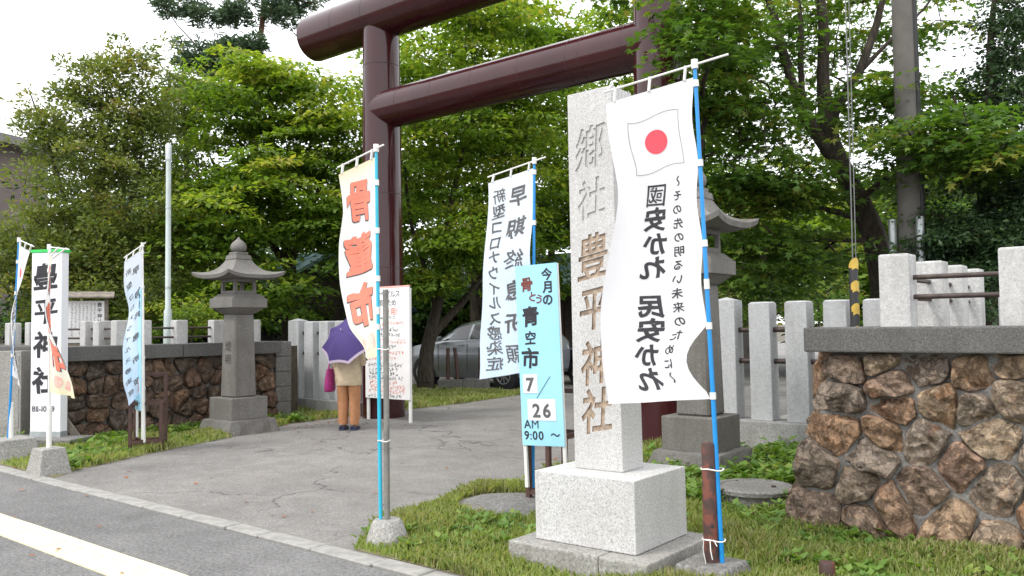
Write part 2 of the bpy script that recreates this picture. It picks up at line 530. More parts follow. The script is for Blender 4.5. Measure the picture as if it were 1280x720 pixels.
cloth('cloth_market', (0.8, 0.8, 0.75), top=[(0.0, (0.80, 0.68, 0.47, 1)), (0.05, (0.80, 0.73, 0.63, 1)), (0.13, (0.78, 0.765, 0.745, 1)), (0.68, (0.78, 0.765, 0.735, 1)), (0.88, (0.79, 0.76, 0.62, 1)), (1.0, (0.80, 0.75, 0.50, 1))])
cloth('umbrella_cloth', (0.085, 0.06, 0.20), 0.25)
cloth('umbrella_hem', (0.55, 0.45, 0.58), 0.25)

# ------------------------------------------------------------------ lettering
_glyphs = {}
def glyph(ch, bold=0.012):
    key = (ch, bold)
    if key not in _glyphs:
        best = raw_glyph(ch, 0.0)
        if bold > 0:
            per = best[4]
            for k_ in (1.0, .93, .86, .8, .72, .65, .58, .5, .42, .35, .28, .2, .12):   # heaviest weight whose outline still fills cleanly
                c_ = raw_glyph(ch, bold * k_)
                want = best[3] + per * bold * k_
                if abs(c_[3] / want - 1) < .025:
                    best = c_
                    break
        _glyphs[key] = best[:3]
    return _glyphs[key]

def raw_glyph(ch, bold):
    if True:
        cu = bpy.data.curves.new('glyph', 'FONT')
        cu.body = ch
        cu.offset = bold
        cu.resolution_u = 3
        cu.fill_mode = 'FRONT'
        o = bpy.data.objects.new('glyph', cu)
        C.objects.link(o)
        dg = bpy.context.evaluated_depsgraph_get()
        me = bpy.data.meshes.new_from_object(o.evaluated_get(dg))
        vs = [(v.co.x, v.co.y) for v in me.vertices]
        fs = [tuple(p.vertices) for p in me.polygons]
        bpy.data.objects.remove(o)
        bpy.data.meshes.remove(me)
        bpy.data.curves.remove(cu)
        xs = [v[0] for v in vs] or [0]
        cx = (min(xs) + max(xs)) / 2
        area, edges = 0.0, {}
        for f in fs:
            for k_ in range(len(f)):
                e_ = tuple(sorted((f[k_], f[(k_ + 1) % len(f)])))
                edges[e_] = edges.get(e_, 0) + 1
            for k_ in range(1, len(f) - 1):
                (ax_, ay_), (bx_, by_), (qx_, qy_) = vs[f[0]], vs[f[k_]], vs[f[k_ + 1]]
                area += abs((bx_ - ax_) * (qy_ - ay_) - (qx_ - ax_) * (by_ - ay_)) / 2
        return ([(x - cx, y - 0.38) for x, y in vs], fs, max(xs) - min(xs), area, sum(math.dist(vs[a_], vs[b_]) for (a_, b_), n_ in edges.items() if n_ == 1))

class Chars:
    """collects each written character as a piece of its own; rewind() starts the second face of a cloth"""
    def __init__(s):
        s.list, s.i = [], 0
    def rewind(s):
        s.i = 0
    def add(s, v, f, mi=0):
        if s.i == len(s.list):
            s.list.append(MB())
        s.list[s.i].add(v, f, mi)
        s.i += 1
    def build(s, name, mat, parent):
        for m_ in s.list:
            o = Vector(m_.v[0])
            m_.v = [tuple(Vector(p) - o) for p in m_.v]
            m_.build(name, mat, parent, o)

for tx_, bd_ in (('鄕社豊平神', .022), ('燈明', .006), ('國安かれ民', .03), ('〜その先の明るい未来のために', .016), ('早期終息祈願', .022), ('新型コロナウイルス感染症', .018), ('骨董市', .05), ('骨董市', .045),
                 ('今月の青市骨とう726', .03), ('空9:0〜', .02), ('AM811-1049', .012), ('豊平神社', .045), ('豊平神社', .02), ('コロナウイルス対策のため', .004), ('使用!', .006)):
    for c_ in tx_:
        glyph(c_, bd_)

def refine(vs, fs, lim):
    """split long triangles so that flat lettering can follow a curved cloth"""
    vs = list(vs)
    out = []
    stack = []
    for f in fs:
        for k in range(1, len(f) - 1):
            stack.append((f[0], f[k], f[k + 1]))
    while stack:
        a, b, c = stack.pop()
        A, B, D = vs[a], vs[b], vs[c]
        ls = [math.dist(A, B), math.dist(B, D), math.dist(D, A)]
        k = max(range(3), key=lambda i: ls[i])
        if ls[k] <= lim:
            out.append((a, b, c))
            continue
        i, j, o = ((a, b, c), (b, c, a), (c, a, b))[k]
        vs.append(((vs[i][0] + vs[j][0]) / 2, (vs[i][1] + vs[j][1]) / 2))
        m = len(vs) - 1
        stack += [(i, m, o), (m, j, o)]
    return vs, out

def put_glyph(mb, ch, cx, cy, size, fn, bold=0.012, mi=0, lim=None, sx=1.0, sy=1.0, wob=0.0, rot=0.0, mirror=False):
    """write a character centred on (cx, cy) of the flat layout; fn maps layout (x, y) to space"""
    if ch == ' ':
        return
    vs, fs, w = glyph(ch, bold)
    if ch in '〜ー' and rot == 0:
        rot = -PI / 2
    pts = []
    for x, y in vs:
        if rot:
            x, y = x * math.cos(rot) - y * math.sin(rot), x * math.sin(rot) + y * math.cos(rot)
        if wob:                                             # brush-like sway of the strokes
            x, y = x + wob * math.sin(y * 5 + ord(ch)), y + wob * (math.sin(x * 4 + ord(ch) * 1.7) + x * 0.9)
        x *= sx
        if mirror:
            x = -x
        pts.append((cx + x * size, cy + y * size * sy))
    if lim:
        pts, fs = refine(pts, fs, lim)
    mb.add([fn(x, y) for x, y in pts], fs, mi)

def column(mb, text, cx, ytop, pitch, size, fn, **k):
    for i, ch in enumerate(text):
        put_glyph(mb, ch, cx, ytop - pitch * (i + 0.5), size, fn, **k)

def row(mb, text, x0, cy, size, fn, bold=0.012, gap=0.08, **k):
    x = x0
    for ch in text:
        if ch == ' ':
            x += size * 0.35
            continue
        w = glyph(ch, bold)[2] * size
        put_glyph(mb, ch, x + w / 2, cy, size, fn, bold=bold, rot=1e-9, **k)
        x += w + gap * size
    return x

def scribble(mb, x0, x1, cy, size, fn, seed, vertical=False, mi=0):
    """rows of small hand-made strokes for writing too small to read"""
    r = random.Random(seed)
    p = x0
    sgn = 1 if x1 > x0 else -1
    while (x1 - p) * sgn > size * 0.6:
        for _ in range(r.choice((3, 4, 4, 5))):
            ox, oy = r.uniform(-.36, .36) * size, r.uniform(-.4, .4) * size
            ln, an, th = r.uniform(.3, .75) * size, r.choice((0, 0.1, PI / 2, PI / 2 + .15, .8, -.7)), size * 0.055
            dx, dy = math.cos(an) * ln / 2, math.sin(an) * ln / 2
            nx, ny = -math.sin(an) * th, math.cos(an) * th
            q = [(ox - dx - nx, oy - dy - ny), (ox + dx - nx, oy + dy - ny), (ox + dx + nx, oy + dy + ny), (ox - dx + nx, oy - dy + ny)]
            if vertical:
                mb.add([fn(cy + a, p + sgn * size / 2 + b) for a, b in q], [(0, 1, 2, 3)], mi)
            else:
                mb.add([fn(p + sgn * size / 2 + a, cy + b) for a, b in q], [(0, 1, 2, 3)], mi)
        p += sgn * size * r.uniform(0.95, 1.15)

# ------------------------------------------------------------------ ground, pavement, kerb, drive
def sheet(name, poly, z, mat, thick=0.0):
    mb = MB()
    mb.add([(x, y, z) for x, y in poly], [tuple(range(len(poly)))])
    return tag(mb.build(name, mat), kind='structure')

sheet('ground', [(-400, -400), (400, -400), (400, 400), (-400, 400)], -0.02, M['earth'])
sheet('pavement', [(-60, -6), (40, -6), (40, 3.60), (-60, 3.60)], 0.0, M['asphalt_walk'])
DRIVE_L = [(-9.15, 3.78), (-9.45, 4.17), (-9.97, 5.35), (-10.5, 6.84), (-11.12, 8.2), (-11.13, 10.7), (-11.1, 12.2), (-11.1, 14.9)]
DRIVE_R = [(-4.55, 3.78), (-4.86, 4.32), (-5.07, 5.13), (-5.2, 5.94), (-5.2, 6.6), (-5.2, 9.9)]
sheet('driveway', [(-22, 3.765), (-22, 15.0), (-40, 15.0), (-40, 60), (-5.2, 60), (-5.2, 9.9), (3.5, 9.9), (3.5, 3.765)], 0.004, M['asphalt_drive'])
sheet('parking_ground', [(-5.2, 9.9), (-5.2, 60), (40, 60), (40, 9.9)], 0.006, M['paving_beige'])

def lawn_sheet(name, poly, z=0.02):
    # fine sheet with a gently uneven top that ends at the polygon
    bm = bmesh.new()
    vs = [bm.verts.new((x, y, z)) for x, y in poly]
    bm.faces.new(vs)
    bmesh.ops.triangulate(bm, faces=bm.faces)
    for _ in range(4):
        es = [e for e in bm.edges if e.calc_length() > 0.5]
        if not es: break
        bmesh.ops.subdivide_edges(bm, edges=es, cuts=1)
    bmesh.ops.recalc_face_normals(bm, faces=bm.faces)
    for v in bm.verts:
        inner = min(1, min((Vector((v.co.x, v.co.y)) - Vector(q)).length for q in poly))
        v.co.z = 0.0075 if v.is_boundary else v.co.z + 0.012 * vnoise(v.co.x * 2, v.co.y * 2, 0)
    me = bpy.data.meshes.new(name)
    bm.to_mesh(me); bm.free()
    me.materials.append(M['lawn_soil'])
    return tag(link(name, me), kind='structure')
LAWN_R = [(-4.5, 3.80), (-4.84, 4.32), (-5.05, 5.13), (-5.18, 5.94), (-5.18, 6.6), (-5.18, 9.9), (3.5, 9.9), (3.5, 3.80)]
LAWN_L = [(-9.2, 3.80), (-9.5, 4.17), (-10.02, 5.35), (-10.55, 6.84), (-11.17, 8.2), (-11.17, 9.6), (-14.5, 9.6), (-14.5, 5.6), (-22, 5.6), (-22, 3.80)]
LAWN_B = [(-11.15, 9.7), (-11.15, 10.7), (-11.12, 12.2), (-11.4, 14.6), (-18, 14.9), (-18, 9.7)]
lawn_sheet('lawn', LAWN_R)
lawn_sheet('lawn', LAWN_L)
lawn_sheet('lawn', LAWN_B)

kerb = tag(link('kerb', None), kind='structure')
x = -24.0
r = random.Random(3)
k = 0
while x < 6:
    L_ = 0.62 if r.random() < 0.75 else 0.42
    mb = MB().box(-L_ / 2 + 0.005, L_ / 2 - 0.005, -0.075, 0.075, -0.1, 0.012)
    o = mb.build('kerb_stone', M['kerb_stone'], kerb, (x + L_ / 2, 3.69 + r.uniform(-.006, .006), 0.001 + r.uniform(-.004, .005)), (r.uniform(-.01, .01), r.uniform(-.006, .006), r.uniform(-.008, .008)), bevel=0.008, bseg=1)
    x += L_
    k += 1

strip = tag(link('tactile_paving', None), kind='structure')
mb = MB().box(-0.148, 0.148, -0.148, 0.148, -0.03, 0.004)
for i in range(4):
    y = -0.1125 + i * 0.075
    mb.frustum(0, y, 0.004, 0.008, 0.135, 0.016, 0.13, 0.011)
tile_me = mb.mesh('tile', M['tile_yellow'])
x = -14.0
while x < 2:
    link('tile', tile_me, strip, (x, 2.645, 0.003 + r.uniform(-.0015, .0015)), (r.uniform(-.004, .004), 0, r.uniform(-.004, .004)))
    x += 0.3

# raised planting beds behind the rubble walls
mb = MB().prism([(-40, 5.45), (-12.05, 5.45), (-12.05, 8.42), (-12.4, 9.2), (-40, 9.2)], 0.02, 1.2)
tag(mb.build('bed_ground_far', M['bed_soil']), kind='structure')['label'] = 'raised planting bed behind the long rubble wall'
mb = MB().prism([(-2.05, 6.45), (30, 6.45), (30, 9.25), (-2.05, 9.25)], 0.03, 1.40)
tag(mb.build('bed_ground_near', M['bed_soil']), kind='structure')['label'] = 'raised planting bed above the near rubble wall'

# ------------------------------------------------------------------ rubble walls
def clip(poly, nx, ny, c):
    out = []
    for i in range(len(poly)):
        a, b = poly[i], poly[(i + 1) % len(poly)]
        da, db = a[0] * nx + a[1] * ny - c, b[0] * nx + b[1] * ny - c
        if da <= 0: out.append(a)
        if da * db < 0:
            t = da / (da - db)
            out.append((a[0] + (b[0] - a[0]) * t, a[1] + (b[1] - a[1]) * t))
    return out

def cells(seeds, bound):
    res = []
    for i, p in enumerate(seeds):
        poly = bound
        for j, q in enumerate(seeds):
            if i == j or math.dist(p, q) > 1.6: continue
            nx, ny = q[0] - p[0], q[1] - p[1]
            c = ((q[0] ** 2 + q[1] ** 2) - (p[0] ** 2 + p[1] ** 2)) / 2
            poly = clip(poly, nx, ny, c)
            if len(poly) < 3: break
        if len(poly) >= 3: res.append(poly)
    return res

def chaikin(poly):
    out = []
    for i in range(len(poly)):
        a, b = poly[i], poly[(i + 1) % len(poly)]
        out += [(a[0] * .84 + b[0] * .16, a[1] * .84 + b[1] * .16), (a[0] * .16 + b[0] * .84, a[1] * .16 + b[1] * .84)]
    return out

def resample(poly, n):
    ls = [math.dist(poly[i], poly[(i + 1) % len(poly)]) for i in range(len(poly))]
    tot = sum(ls)
    out = []
    i, acc = 0, 0.0
    for k in range(n):
        t = tot * k / n
        while acc + ls[i] < t:
            acc += ls[i]; i += 1
        f = (t - acc) / max(ls[i], 1e-9)
        a, b = poly[i], poly[(i + 1) % len(poly)]
        out.append((a[0] + (b[0] - a[0]) * f, a[1] + (b[1] - a[1]) * f))
    return out

def stone(poly, fn, seed, n=18, bulge=0.07, gap=0.014, name='stone', mat=None, parent=None, rings=(1.0, 0.97, 0.9, 0.8, 0.68, 0.54, 0.4, 0.26, 0.12), rough=0.03):
    """one rubble stone filling a cell of the wall face; fn(u, w, out) places it in space"""
    r = random.Random(seed)
    cx = sum(p[0] for p in poly) / len(poly); cy = sum(p[1] for p in poly) / len(poly)
    size = math.sqrt(sum(math.dist(p, (cx, cy)) ** 2 for p in poly) / len(poly))
    k0 = max(0.6, 1 - gap / size * r.uniform(.6, 1.7))
    P = resample(chaikin(poly), n)
    B = bulge * r.uniform(0.35, 1.5)
    tx, ty = r.uniform(-.3, .3), r.uniform(-.3, .3)
    # broken faces: a few random planes chip the dome
    planes = [(r.uniform(0, 2 * PI), r.uniform(.35, 1.0), r.uniform(.25, .75)) for _ in range(4)]
    vs, fs = [], []
    def height(dx, dy, q):
        e = min(1.0, (1 - q) / .07)
        h = B * (1 - (1 - e) ** 2) + .25 * B * (1 - q * q)
        for a, sl, o in planes:
            d = (dx * math.cos(a) + dy * math.sin(a)) / size
            if d > o * .8:
                h -= (d - o * .8) * sl * size * .55
        v_ = Vector((dx + seed * 3.17, dy - seed * 1.31, seed * .77))
        h += rough * (1.7 * mnoise.fractal(v_ * 6.5, 0.7, 2.1, 4) - 1.1 * abs(mnoise.noise(v_ * 13)) + .35)
        return max(h + tx * dx * .7 + ty * dy * .7, -.01)
    for q, rr in enumerate(rings):
        for x_, y_ in P:
            dx, dy = (x_ - cx) * rr * k0, (y_ - cy) * rr * k0
            wob = 1 + 0.16 * mnoise.noise(Vector((dx * 8, dy * 8, seed * 1.7))) + .07 * mnoise.noise(Vector((dx * 23, dy * 23, seed * 2.7)))
            vs.append(fn(cx + dx * wob, cy + dy * wob, height(dx, dy, rr) if q else -0.08))
    vs.append(fn(cx, cy, height(0, 0, 0)))
    R_ = len(rings)
    for q in range(R_ - 1):
        for i in range(n):
            i2 = (i + 1) % n
            fs.append((q * n + i, q * n + i2, (q + 1) * n + i2, (q + 1) * n + i))
    for i in range(n):
        fs.append(((R_ - 1) * n + i, (R_ - 1) * n + (i + 1) % n, R_ * n))
    mb = MB().add(vs, fs)
    o = Vector(fn(cx, cy, 0))
    mb.v = [tuple(Vector(p) - o) for p in mb.v]
    return mb.build(name, mat, parent, o, smooth=True, angle=38)

def capped_post(mb, x0, x1, y0, y1, z0, z1, peak=0.02):
    mb.box(x0, x1, y0, y1, z0, z1)
    return mb

def wall_post(parent, cx, cy, z0, w, h):
    mb = MB()
    mb.frustum(0, 0, 0, h - 0.03, w / 2, w / 2, w / 2 * 0.97, w / 2 * 0.97)
    mb2 = MB().frustum(0, 0, 0, h - 0.03, w / 2, w / 2, w / 2 * 0.97, w / 2 * 0.97)
    v = [(sx * w / 2 * .97, sy * w / 2 * .97, h - .03) for sx, sy in ((-1, -1), (1, -1), (1, 1), (-1, 1))] + [(sx * w * .36, sy * w * .36, h) for sx, sy in ((-1, -1), (1, -1), (1, 1), (-1, 1))]
    mb = MB().box(-w / 2, w / 2, -w / 2, w / 2, 0, h)
    return mb.build('post', M['post_white'], parent, (cx, cy, z0), (0, 0, rnd.uniform(-.02, .02)), bevel=0.018, bseg=2)

def rails(parent, a, b, zs, rad=0.02):
    for z in zs:
        MB().tube([(0, 0, 0), (b[0] - a[0], b[1] - a[1], 0)], rad, 10).build('rail', M['rail_iron'], parent, (a[0], a[1], z), smooth=True)

# near wall, faces the street on the viewer's side
wr = thing('rubble_wall', 'brown rubble stone retaining wall with grey coping beside the granite monument', 'stone wall')
seeds = [(-1.95, 1.18), (-1.74, 1.24), (-1.43, 1.19), (-1.14, 1.15), (-0.92, 1.23), (-1.99, 0.97), (-1.66, 1.06), (-1.64, 0.9), (-1.34, 0.96), (-1.13, 0.93), (-0.93, 1.02), (-2.01, 0.74), (-1.7, 0.74), (-1.45, 0.7), (-1.06, 0.76), (-2.19, 0.44), (-1.79, 0.57), (-1.22, 0.57), (-1.85, 0.37), (-1.49, 0.35), (-1.03, 0.43), (-2.21, 0.15), (-1.8, 0.13), (-1.67, 0.25), (-1.29, 0.16), (-1.06, 0.06)]
r = random.Random(5)
for zz in (0.12, 0.4, 0.68, 0.95, 1.2):
    xx = -0.72 + r.uniform(-.05, .1)
    while xx < 3.4:
        seeds.append((xx, zz + r.uniform(-.06, .06)))
        xx += r.uniform(0.24, 0.42)
bound = [(-2.46, -0.06), (3.5, -0.06), (3.5, 1.29), (-2.12, 1.29)]
frontR = lambda u, w, o: (u, 6.22 - 0.10 * (1 - w / 1.29) - o, w)
for i, c in enumerate(cells(seeds, bound)):
    n = 30 if sum(p[0] for p in c) / len(c) < -0.6 else 14
    stone(c, frontR, i * 7 + 1, n=n, bulge=0.05, gap=0.006, mat=M['rubble_warm'], parent=wr)
mb = MB().add([(-2.32, 6.135, 0), (3.5, 6.135, 0), (3.5, 6.44, 0), (-2.32, 6.44, 0), (-2.06, 6.228, 1.29), (3.5, 6.228, 1.29), (3.5, 6.44, 1.29), (-2.06, 6.44, 1.29)], [(0, 1, 5, 4), (1, 2, 6, 5), (2, 3, 7, 6), (3, 0, 4, 7), (3, 2, 1, 0), (4, 5, 6, 7)])
mb.add([(-2.36, 6.30, 0), (-2.36, 9.2, 0), (-2.04, 9.2, 0), (-2.04, 6.30, 0), (-2.12, 6.30, 1.288), (-2.12, 9.2, 1.288), (-2.04, 9.2, 1.288), (-2.04, 6.30, 1.288)], [(0, 4, 5, 1), (1, 5, 6, 2), (2, 6, 7, 3), (0, 3, 7, 4), (0, 1, 2, 3), (4, 7, 6, 5)])
mb.build('mortar', M['mortar'], wr)
sideR = lambda u, w, o: (-2.40 + 0.28 * w / 1.29 - o, u, w)
seeds = []
for zz in (0.15, 0.45, 0.78, 1.1):
    yy = 6.4 + r.uniform(0, .1)
    while yy < 9.2:
        seeds.append((yy, zz + r.uniform(-.07, .07))); yy += r.uniform(.32, .46)
for i, c in enumerate(cells(seeds, [(6.24, 0), (9.2, 0), (9.2, 1.29), (6.24, 1.29)])):
    stone(c, sideR, i * 5 + 300, n=14, bulge=0.05, gap=0.006, mat=M['rubble_warm'], parent=wr)
for i, (a, b) in enumerate(((-2.205, 1.38), (1.39, 4.0))):
    MB().box(a, b, 6.05, 6.45, 1.295, 1.47).build('coping', M['coping'], wr, bevel=0.012)
MB().box(-2.205, -1.8, 6.455, 9.2, 1.295, 1.465).build('coping', M['coping'], wr, bevel=0.012)
for cx, cy in ((-1.66, 6.48), (-0.90, 6.48), (-0.14, 6.48), (0.62, 6.48), (1.38, 6.48), (-1.66, 7.5), (-1.66, 8.25), (-1.66, 9.0)):
    wall_post(wr, cx, cy, 1.39, 0.21, 0.60)
for i in range(4):
    rails(wr, (-1.56 + i * .76, 6.48), (-1.0 + i * .76, 6.48), (1.68, 1.82), 0.018)
for a, b in ((6.58, 7.4), (7.6, 8.15), (8.35, 8.9)):
    rails(wr, (-1.66, a), (-1.66, b), (1.68, 1.82), 0.018)

# far wall, runs back along the drive
wl_ = thing('rubble_wall', 'dark rubble stone retaining wall with white posts behind the stone lantern', 'stone wall')
sideL = lambda u, w, o: (-11.96 + 0.04 * (1 - w) + o, u, w)
seeds = []
for zz, st in ((0.1, .26), (0.32, .24), (0.54, .28), (0.76, .25), (0.98, .28)):
    yy = 5.15 + r.uniform(0, .1)
    while yy < 8.42:
        if r.random() > .14:
            seeds.append((yy, zz + r.uniform(-.07, .07)))
        yy += st * r.uniform(.6, 1.45)
for i, c in enumerate(cells(seeds, [(5.06, -.05), (8.42, -.05), (8.42, 1.1), (5.06, 1.1)])):
    stone(c, sideL, i * 3 + 700, n=12, bulge=0.05, gap=0.004, mat=M['rubble_dark'], parent=wl_, rings=(1.0, 0.95, 0.82, 0.62, 0.35), rough=0.03)
frontL = lambda u, w, o: (u, 5.12 - o, w)
seeds = []
for zz in (0.12, 0.4, 0.68, 0.95):
    xx = -15.8
    while xx < -11.95:
        seeds.append((xx, zz + r.uniform(-.05, .05))); xx += r.uniform(.26, .44)
for i, c in enumerate(cells(seeds, [(-16, -.05), (-11.93, -.05), (-11.93, 1.1), (-16, 1.1)])):
    stone(c, frontL, i * 3 + 1700, n=12, bulge=0.05, gap=0.004, mat=M['rubble_dark'], parent=wl_, rings=(1.0, 0.95, 0.82, 0.62, 0.35), rough=0.03)
MB().box(-16, -12.0, 5.15, 5.5, 0, 1.098).box(-12.3, -11.99, 5.501, 8.41, 0, 1.098).build('mortar', M['mortar'], wl_)
for a, b in ((5.0, 6.7), (6.71, 8.46)):
    MB().box(-12.35, -11.82, a, b, 1.1, 1.3).build('coping', M['coping'], wl_, bevel=0.012)
MB().box(-16, -12.36, 5.0, 5.5, 1.1, 1.3).build('coping', M['coping'], wl_, bevel=0.012)
for cx, cy in ((-12.15, 5.9), (-12.15, 6.24), (-12.15, 6.82), (-12.15, 7.45), (-12.15, 8.12), (-12.62, 5.86), (-13.05, 5.86), (-14.4, 5.6), (-15.2, 5.6)):
    wall_post(wl_, cx, cy, 1.24, 0.19, 0.42)
for a, b in ((6.34, 6.72), (6.92, 7.35), (7.55, 8.02), (5.98, 6.14)):
    rails(wl_, (-12.15, a), (-12.15, b), (1.40, 1.54), 0.016)
for a, b in ((-12.52, -12.25), (-12.95, -12.72), (-14.3, -13.15)):
    rails(wl_, (a, 5.86), (b, 5.86), (1.40, 1.54), 0.016)
for i in range(5):
    MB().box(-12.38, -12.0, 8.47, 8.78, 0.02 + i * .255, 0.27 + i * .255).build('end_block', M['concrete_dark'], wl_, bevel=0.012)

# ------------------------------------------------------------------ stone picket fences
def picket_fence(label, xs, y, hbase, h, first_w, first_h, first=0):
    f = thing('stone_picket_fence', label, 'fence')
    x0, x1 = min(xs) - .2, max(xs) + .2
    MB().box(x0, x1, y - .20, y + .20, -0.02, hbase).build('footing', M['fence_footing'], f, bevel=0.015)
    for i, xx in enumerate(xs):
        big = i == first
        w, hh = (first_w, first_h) if big else (0.262, h)
        mb = MB().frustum(0, 0, 0, hh - hbase - (0.045 if big else 0.02), w / 2, 0.12, w / 2 * .97, 0.115)
        z = hh - hbase - (0.045 if big else 0.02)
        o = len(mb.v)
        q = [(-w / 2 * .97, -.115, z), (w / 2 * .97, -.115, z), (w / 2 * .97, .115, z), (-w / 2 * .97, .115, z)]
        if big:
            mb.add(q + [(0, 0, hh - hbase)], [(0, 1, 4), (1, 2, 4), (2, 3, 4), (3, 0, 4)])
        else:
            mb.add(q + [(-w * .4, -.09, hh - hbase), (w * .4, -.09, hh - hbase), (w * .4, .09, hh - hbase), (-w * .4, .09, hh - hbase)], [(0, 1, 5, 4), (1, 2, 6, 5), (2, 3, 7, 6), (3, 0, 4, 7), (4, 5, 6, 7)])
        mb.build('picket', M['fence_stone'], f, (xx, y, hbase), (rnd.uniform(-.006, .006), rnd.uniform(-.006, .006), rnd.uniform(-.015, .015)), bevel=0.006, bseg=1)
    sx = sorted(xs)
    for a, b in zip(sx, sx[1:]):
        rails(f, (a + .11, y), (b - .11, y), (1.05, 1.42), 0.03)
    return f
picket_fence('pale stone picket fence beside the near lantern and brown rubble wall', [-4.43] + [-3.975 + i * .432 for i in range(9)], 9.62, 0.36, 1.75, 0.30, 1.82)
picket_fence('pale stone picket fence behind the person with the purple umbrella', [-12.93] + [-12.47 + i * .42 for i in range(4)], 9.62, 0.24, 1.63, 0.32, 1.69)

# ------------------------------------------------------------------ torii
t = thing('torii_gate', 'large dark maroon torii gate of round beams over the drive', 'torii gate')
TXL, TXR, TY = -10.66, -5.32, 9.66
for tx in (TXL, TXR):
    p = MB().lathe([(0.36, 0.0), (0.355, 1.0), (0.338, 3.5), (0.318, 6.0), (0.31, 6.9)], 48).build('pillar', M['torii_paint'], t, (tx, TY, 0), smooth=True)
    for z in (1.25, 2.5, 3.75, 5.95):
        rr = 0.36 - 0.048 * z / 6.9 + .0035
        MB().lathe([(rr - .004, z - .006), (rr, z - .004), (rr, z + .004), (rr - .004, z + .006)], 48).build('seam', M['seam'], p, smooth=True)
nk = MB().tube([(TXL, TY, 5.2), (TXR, TY, 5.2)], 0.325, 48).build('tie_beam', M['torii_paint'], t, smooth=True)
for f_ in (0.12, 0.27, 0.43, 0.6, 0.76, 0.80, 0.93):
    xx = TXL + (TXR - TXL) * f_
    MB().tube([(xx - .004, TY, 5.2), (xx + .004, TY, 5.2)], 0.3265, 48, cap=False).build('seam', M['seam'], nk, smooth=True)
n_ = 26
pts = []
for i in range(n_ + 1):
    f_ = i / n_
    xx = TXL - 1.82 + (TXR - TXL + 3.64) * f_
    pts.append((xx, TY, 6.86))
kg = MB().tube(pts, 0.41, 48).build('top_beam', M['torii_paint'], t, smooth=True)
for xx in (-11.55, -10.75, -9.9, -8.9, -7.9, -6.9, -5.9, -4.9):
    MB().tube([(xx - .004, TY, 6.86), (xx + .004, TY, 6.86)], 0.4115, 48, cap=False).build('seam', M['seam'], kg, smooth=True)

# ------------------------------------------------------------------ stone lanterns
def hollow_fire_box(mb, w, z0, z1):
    b = w / 2
    ft = 0.045
    for sx in (-1, 1):
        for sy in (-1, 1):
            mb.box(min(sx * b, sx * (b - ft)), max(sx * b, sx * (b - ft)), min(sy * b, sy * (b - ft)), max(sy * b, sy * (b - ft)), z0, z1)
    i = b - ft
    for (zz0, zz1) in ((z0, z0 + .04), (z1 - .045, z1)):
        mb.box(-i, i, -b + .004, -b + ft, zz0, zz1); mb.box(-i, i, b - ft, b - .004, zz0, zz1)
        mb.box(-b + .004, -b + ft, -i, i, zz0, zz1); mb.box(b - ft, b - .004, -i, i, zz0, zz1)

def curved_roof(a, z0, z1, tipz, topa):
    """square pagoda roof, eaves turned up at the corners"""
    mb = MB()
    n = 16
    def pt(side, s, k):
        # s along the side -1..1, k from eave 0 to top 1
        ang = side * PI / 2
        hw = a + (topa - a) * (k ** 0.62)
        zz = z0 + .05 + (z1 - z0 - .05) * (k ** 1.7)
        lift = (tipz - z0 - .05) * (abs(s) ** 3) * (1 - k) ** 2
        x_, y_ = s * hw, -hw * (1 - 0.03 * (1 - abs(s) ** 2) * (1 - k))
        return (x_ * math.cos(ang) - y_ * math.sin(ang), x_ * math.sin(ang) + y_ * math.cos(ang), zz + lift)
    def under(side, s, k):
        ang = side * PI / 2
        hw = (a - .012) + (0.19 - a) * k
        lift = (tipz - z0 - .05) * (abs(s) ** 3) * (1 - k) ** 2
        zz = z0 + 0.0 + lift - 0.0 * k
        x_, y_ = s * hw, -hw * (1 - 0.03 * (1 - abs(s) ** 2) * (1 - k))
        return (x_ * math.cos(ang) - y_ * math.sin(ang), x_ * math.sin(ang) + y_ * math.cos(ang), zz)
    for sd in range(4):
        mb.grid(lambda u, v: pt(sd, u * 2 - 1, v), n, 8)
        mb.grid(lambda u, v: under(sd, 1 - u * 2, v), n, 3)
        mb.grid(lambda u, v: [Vector(under(sd, u * 2 - 1, 0)).lerp(Vector(pt(sd, u * 2 - 1, 0)), v)][0], n, 1)
    mb.box(-topa, topa, -topa, topa, z1 - .02, z1 + .004)
    return mb

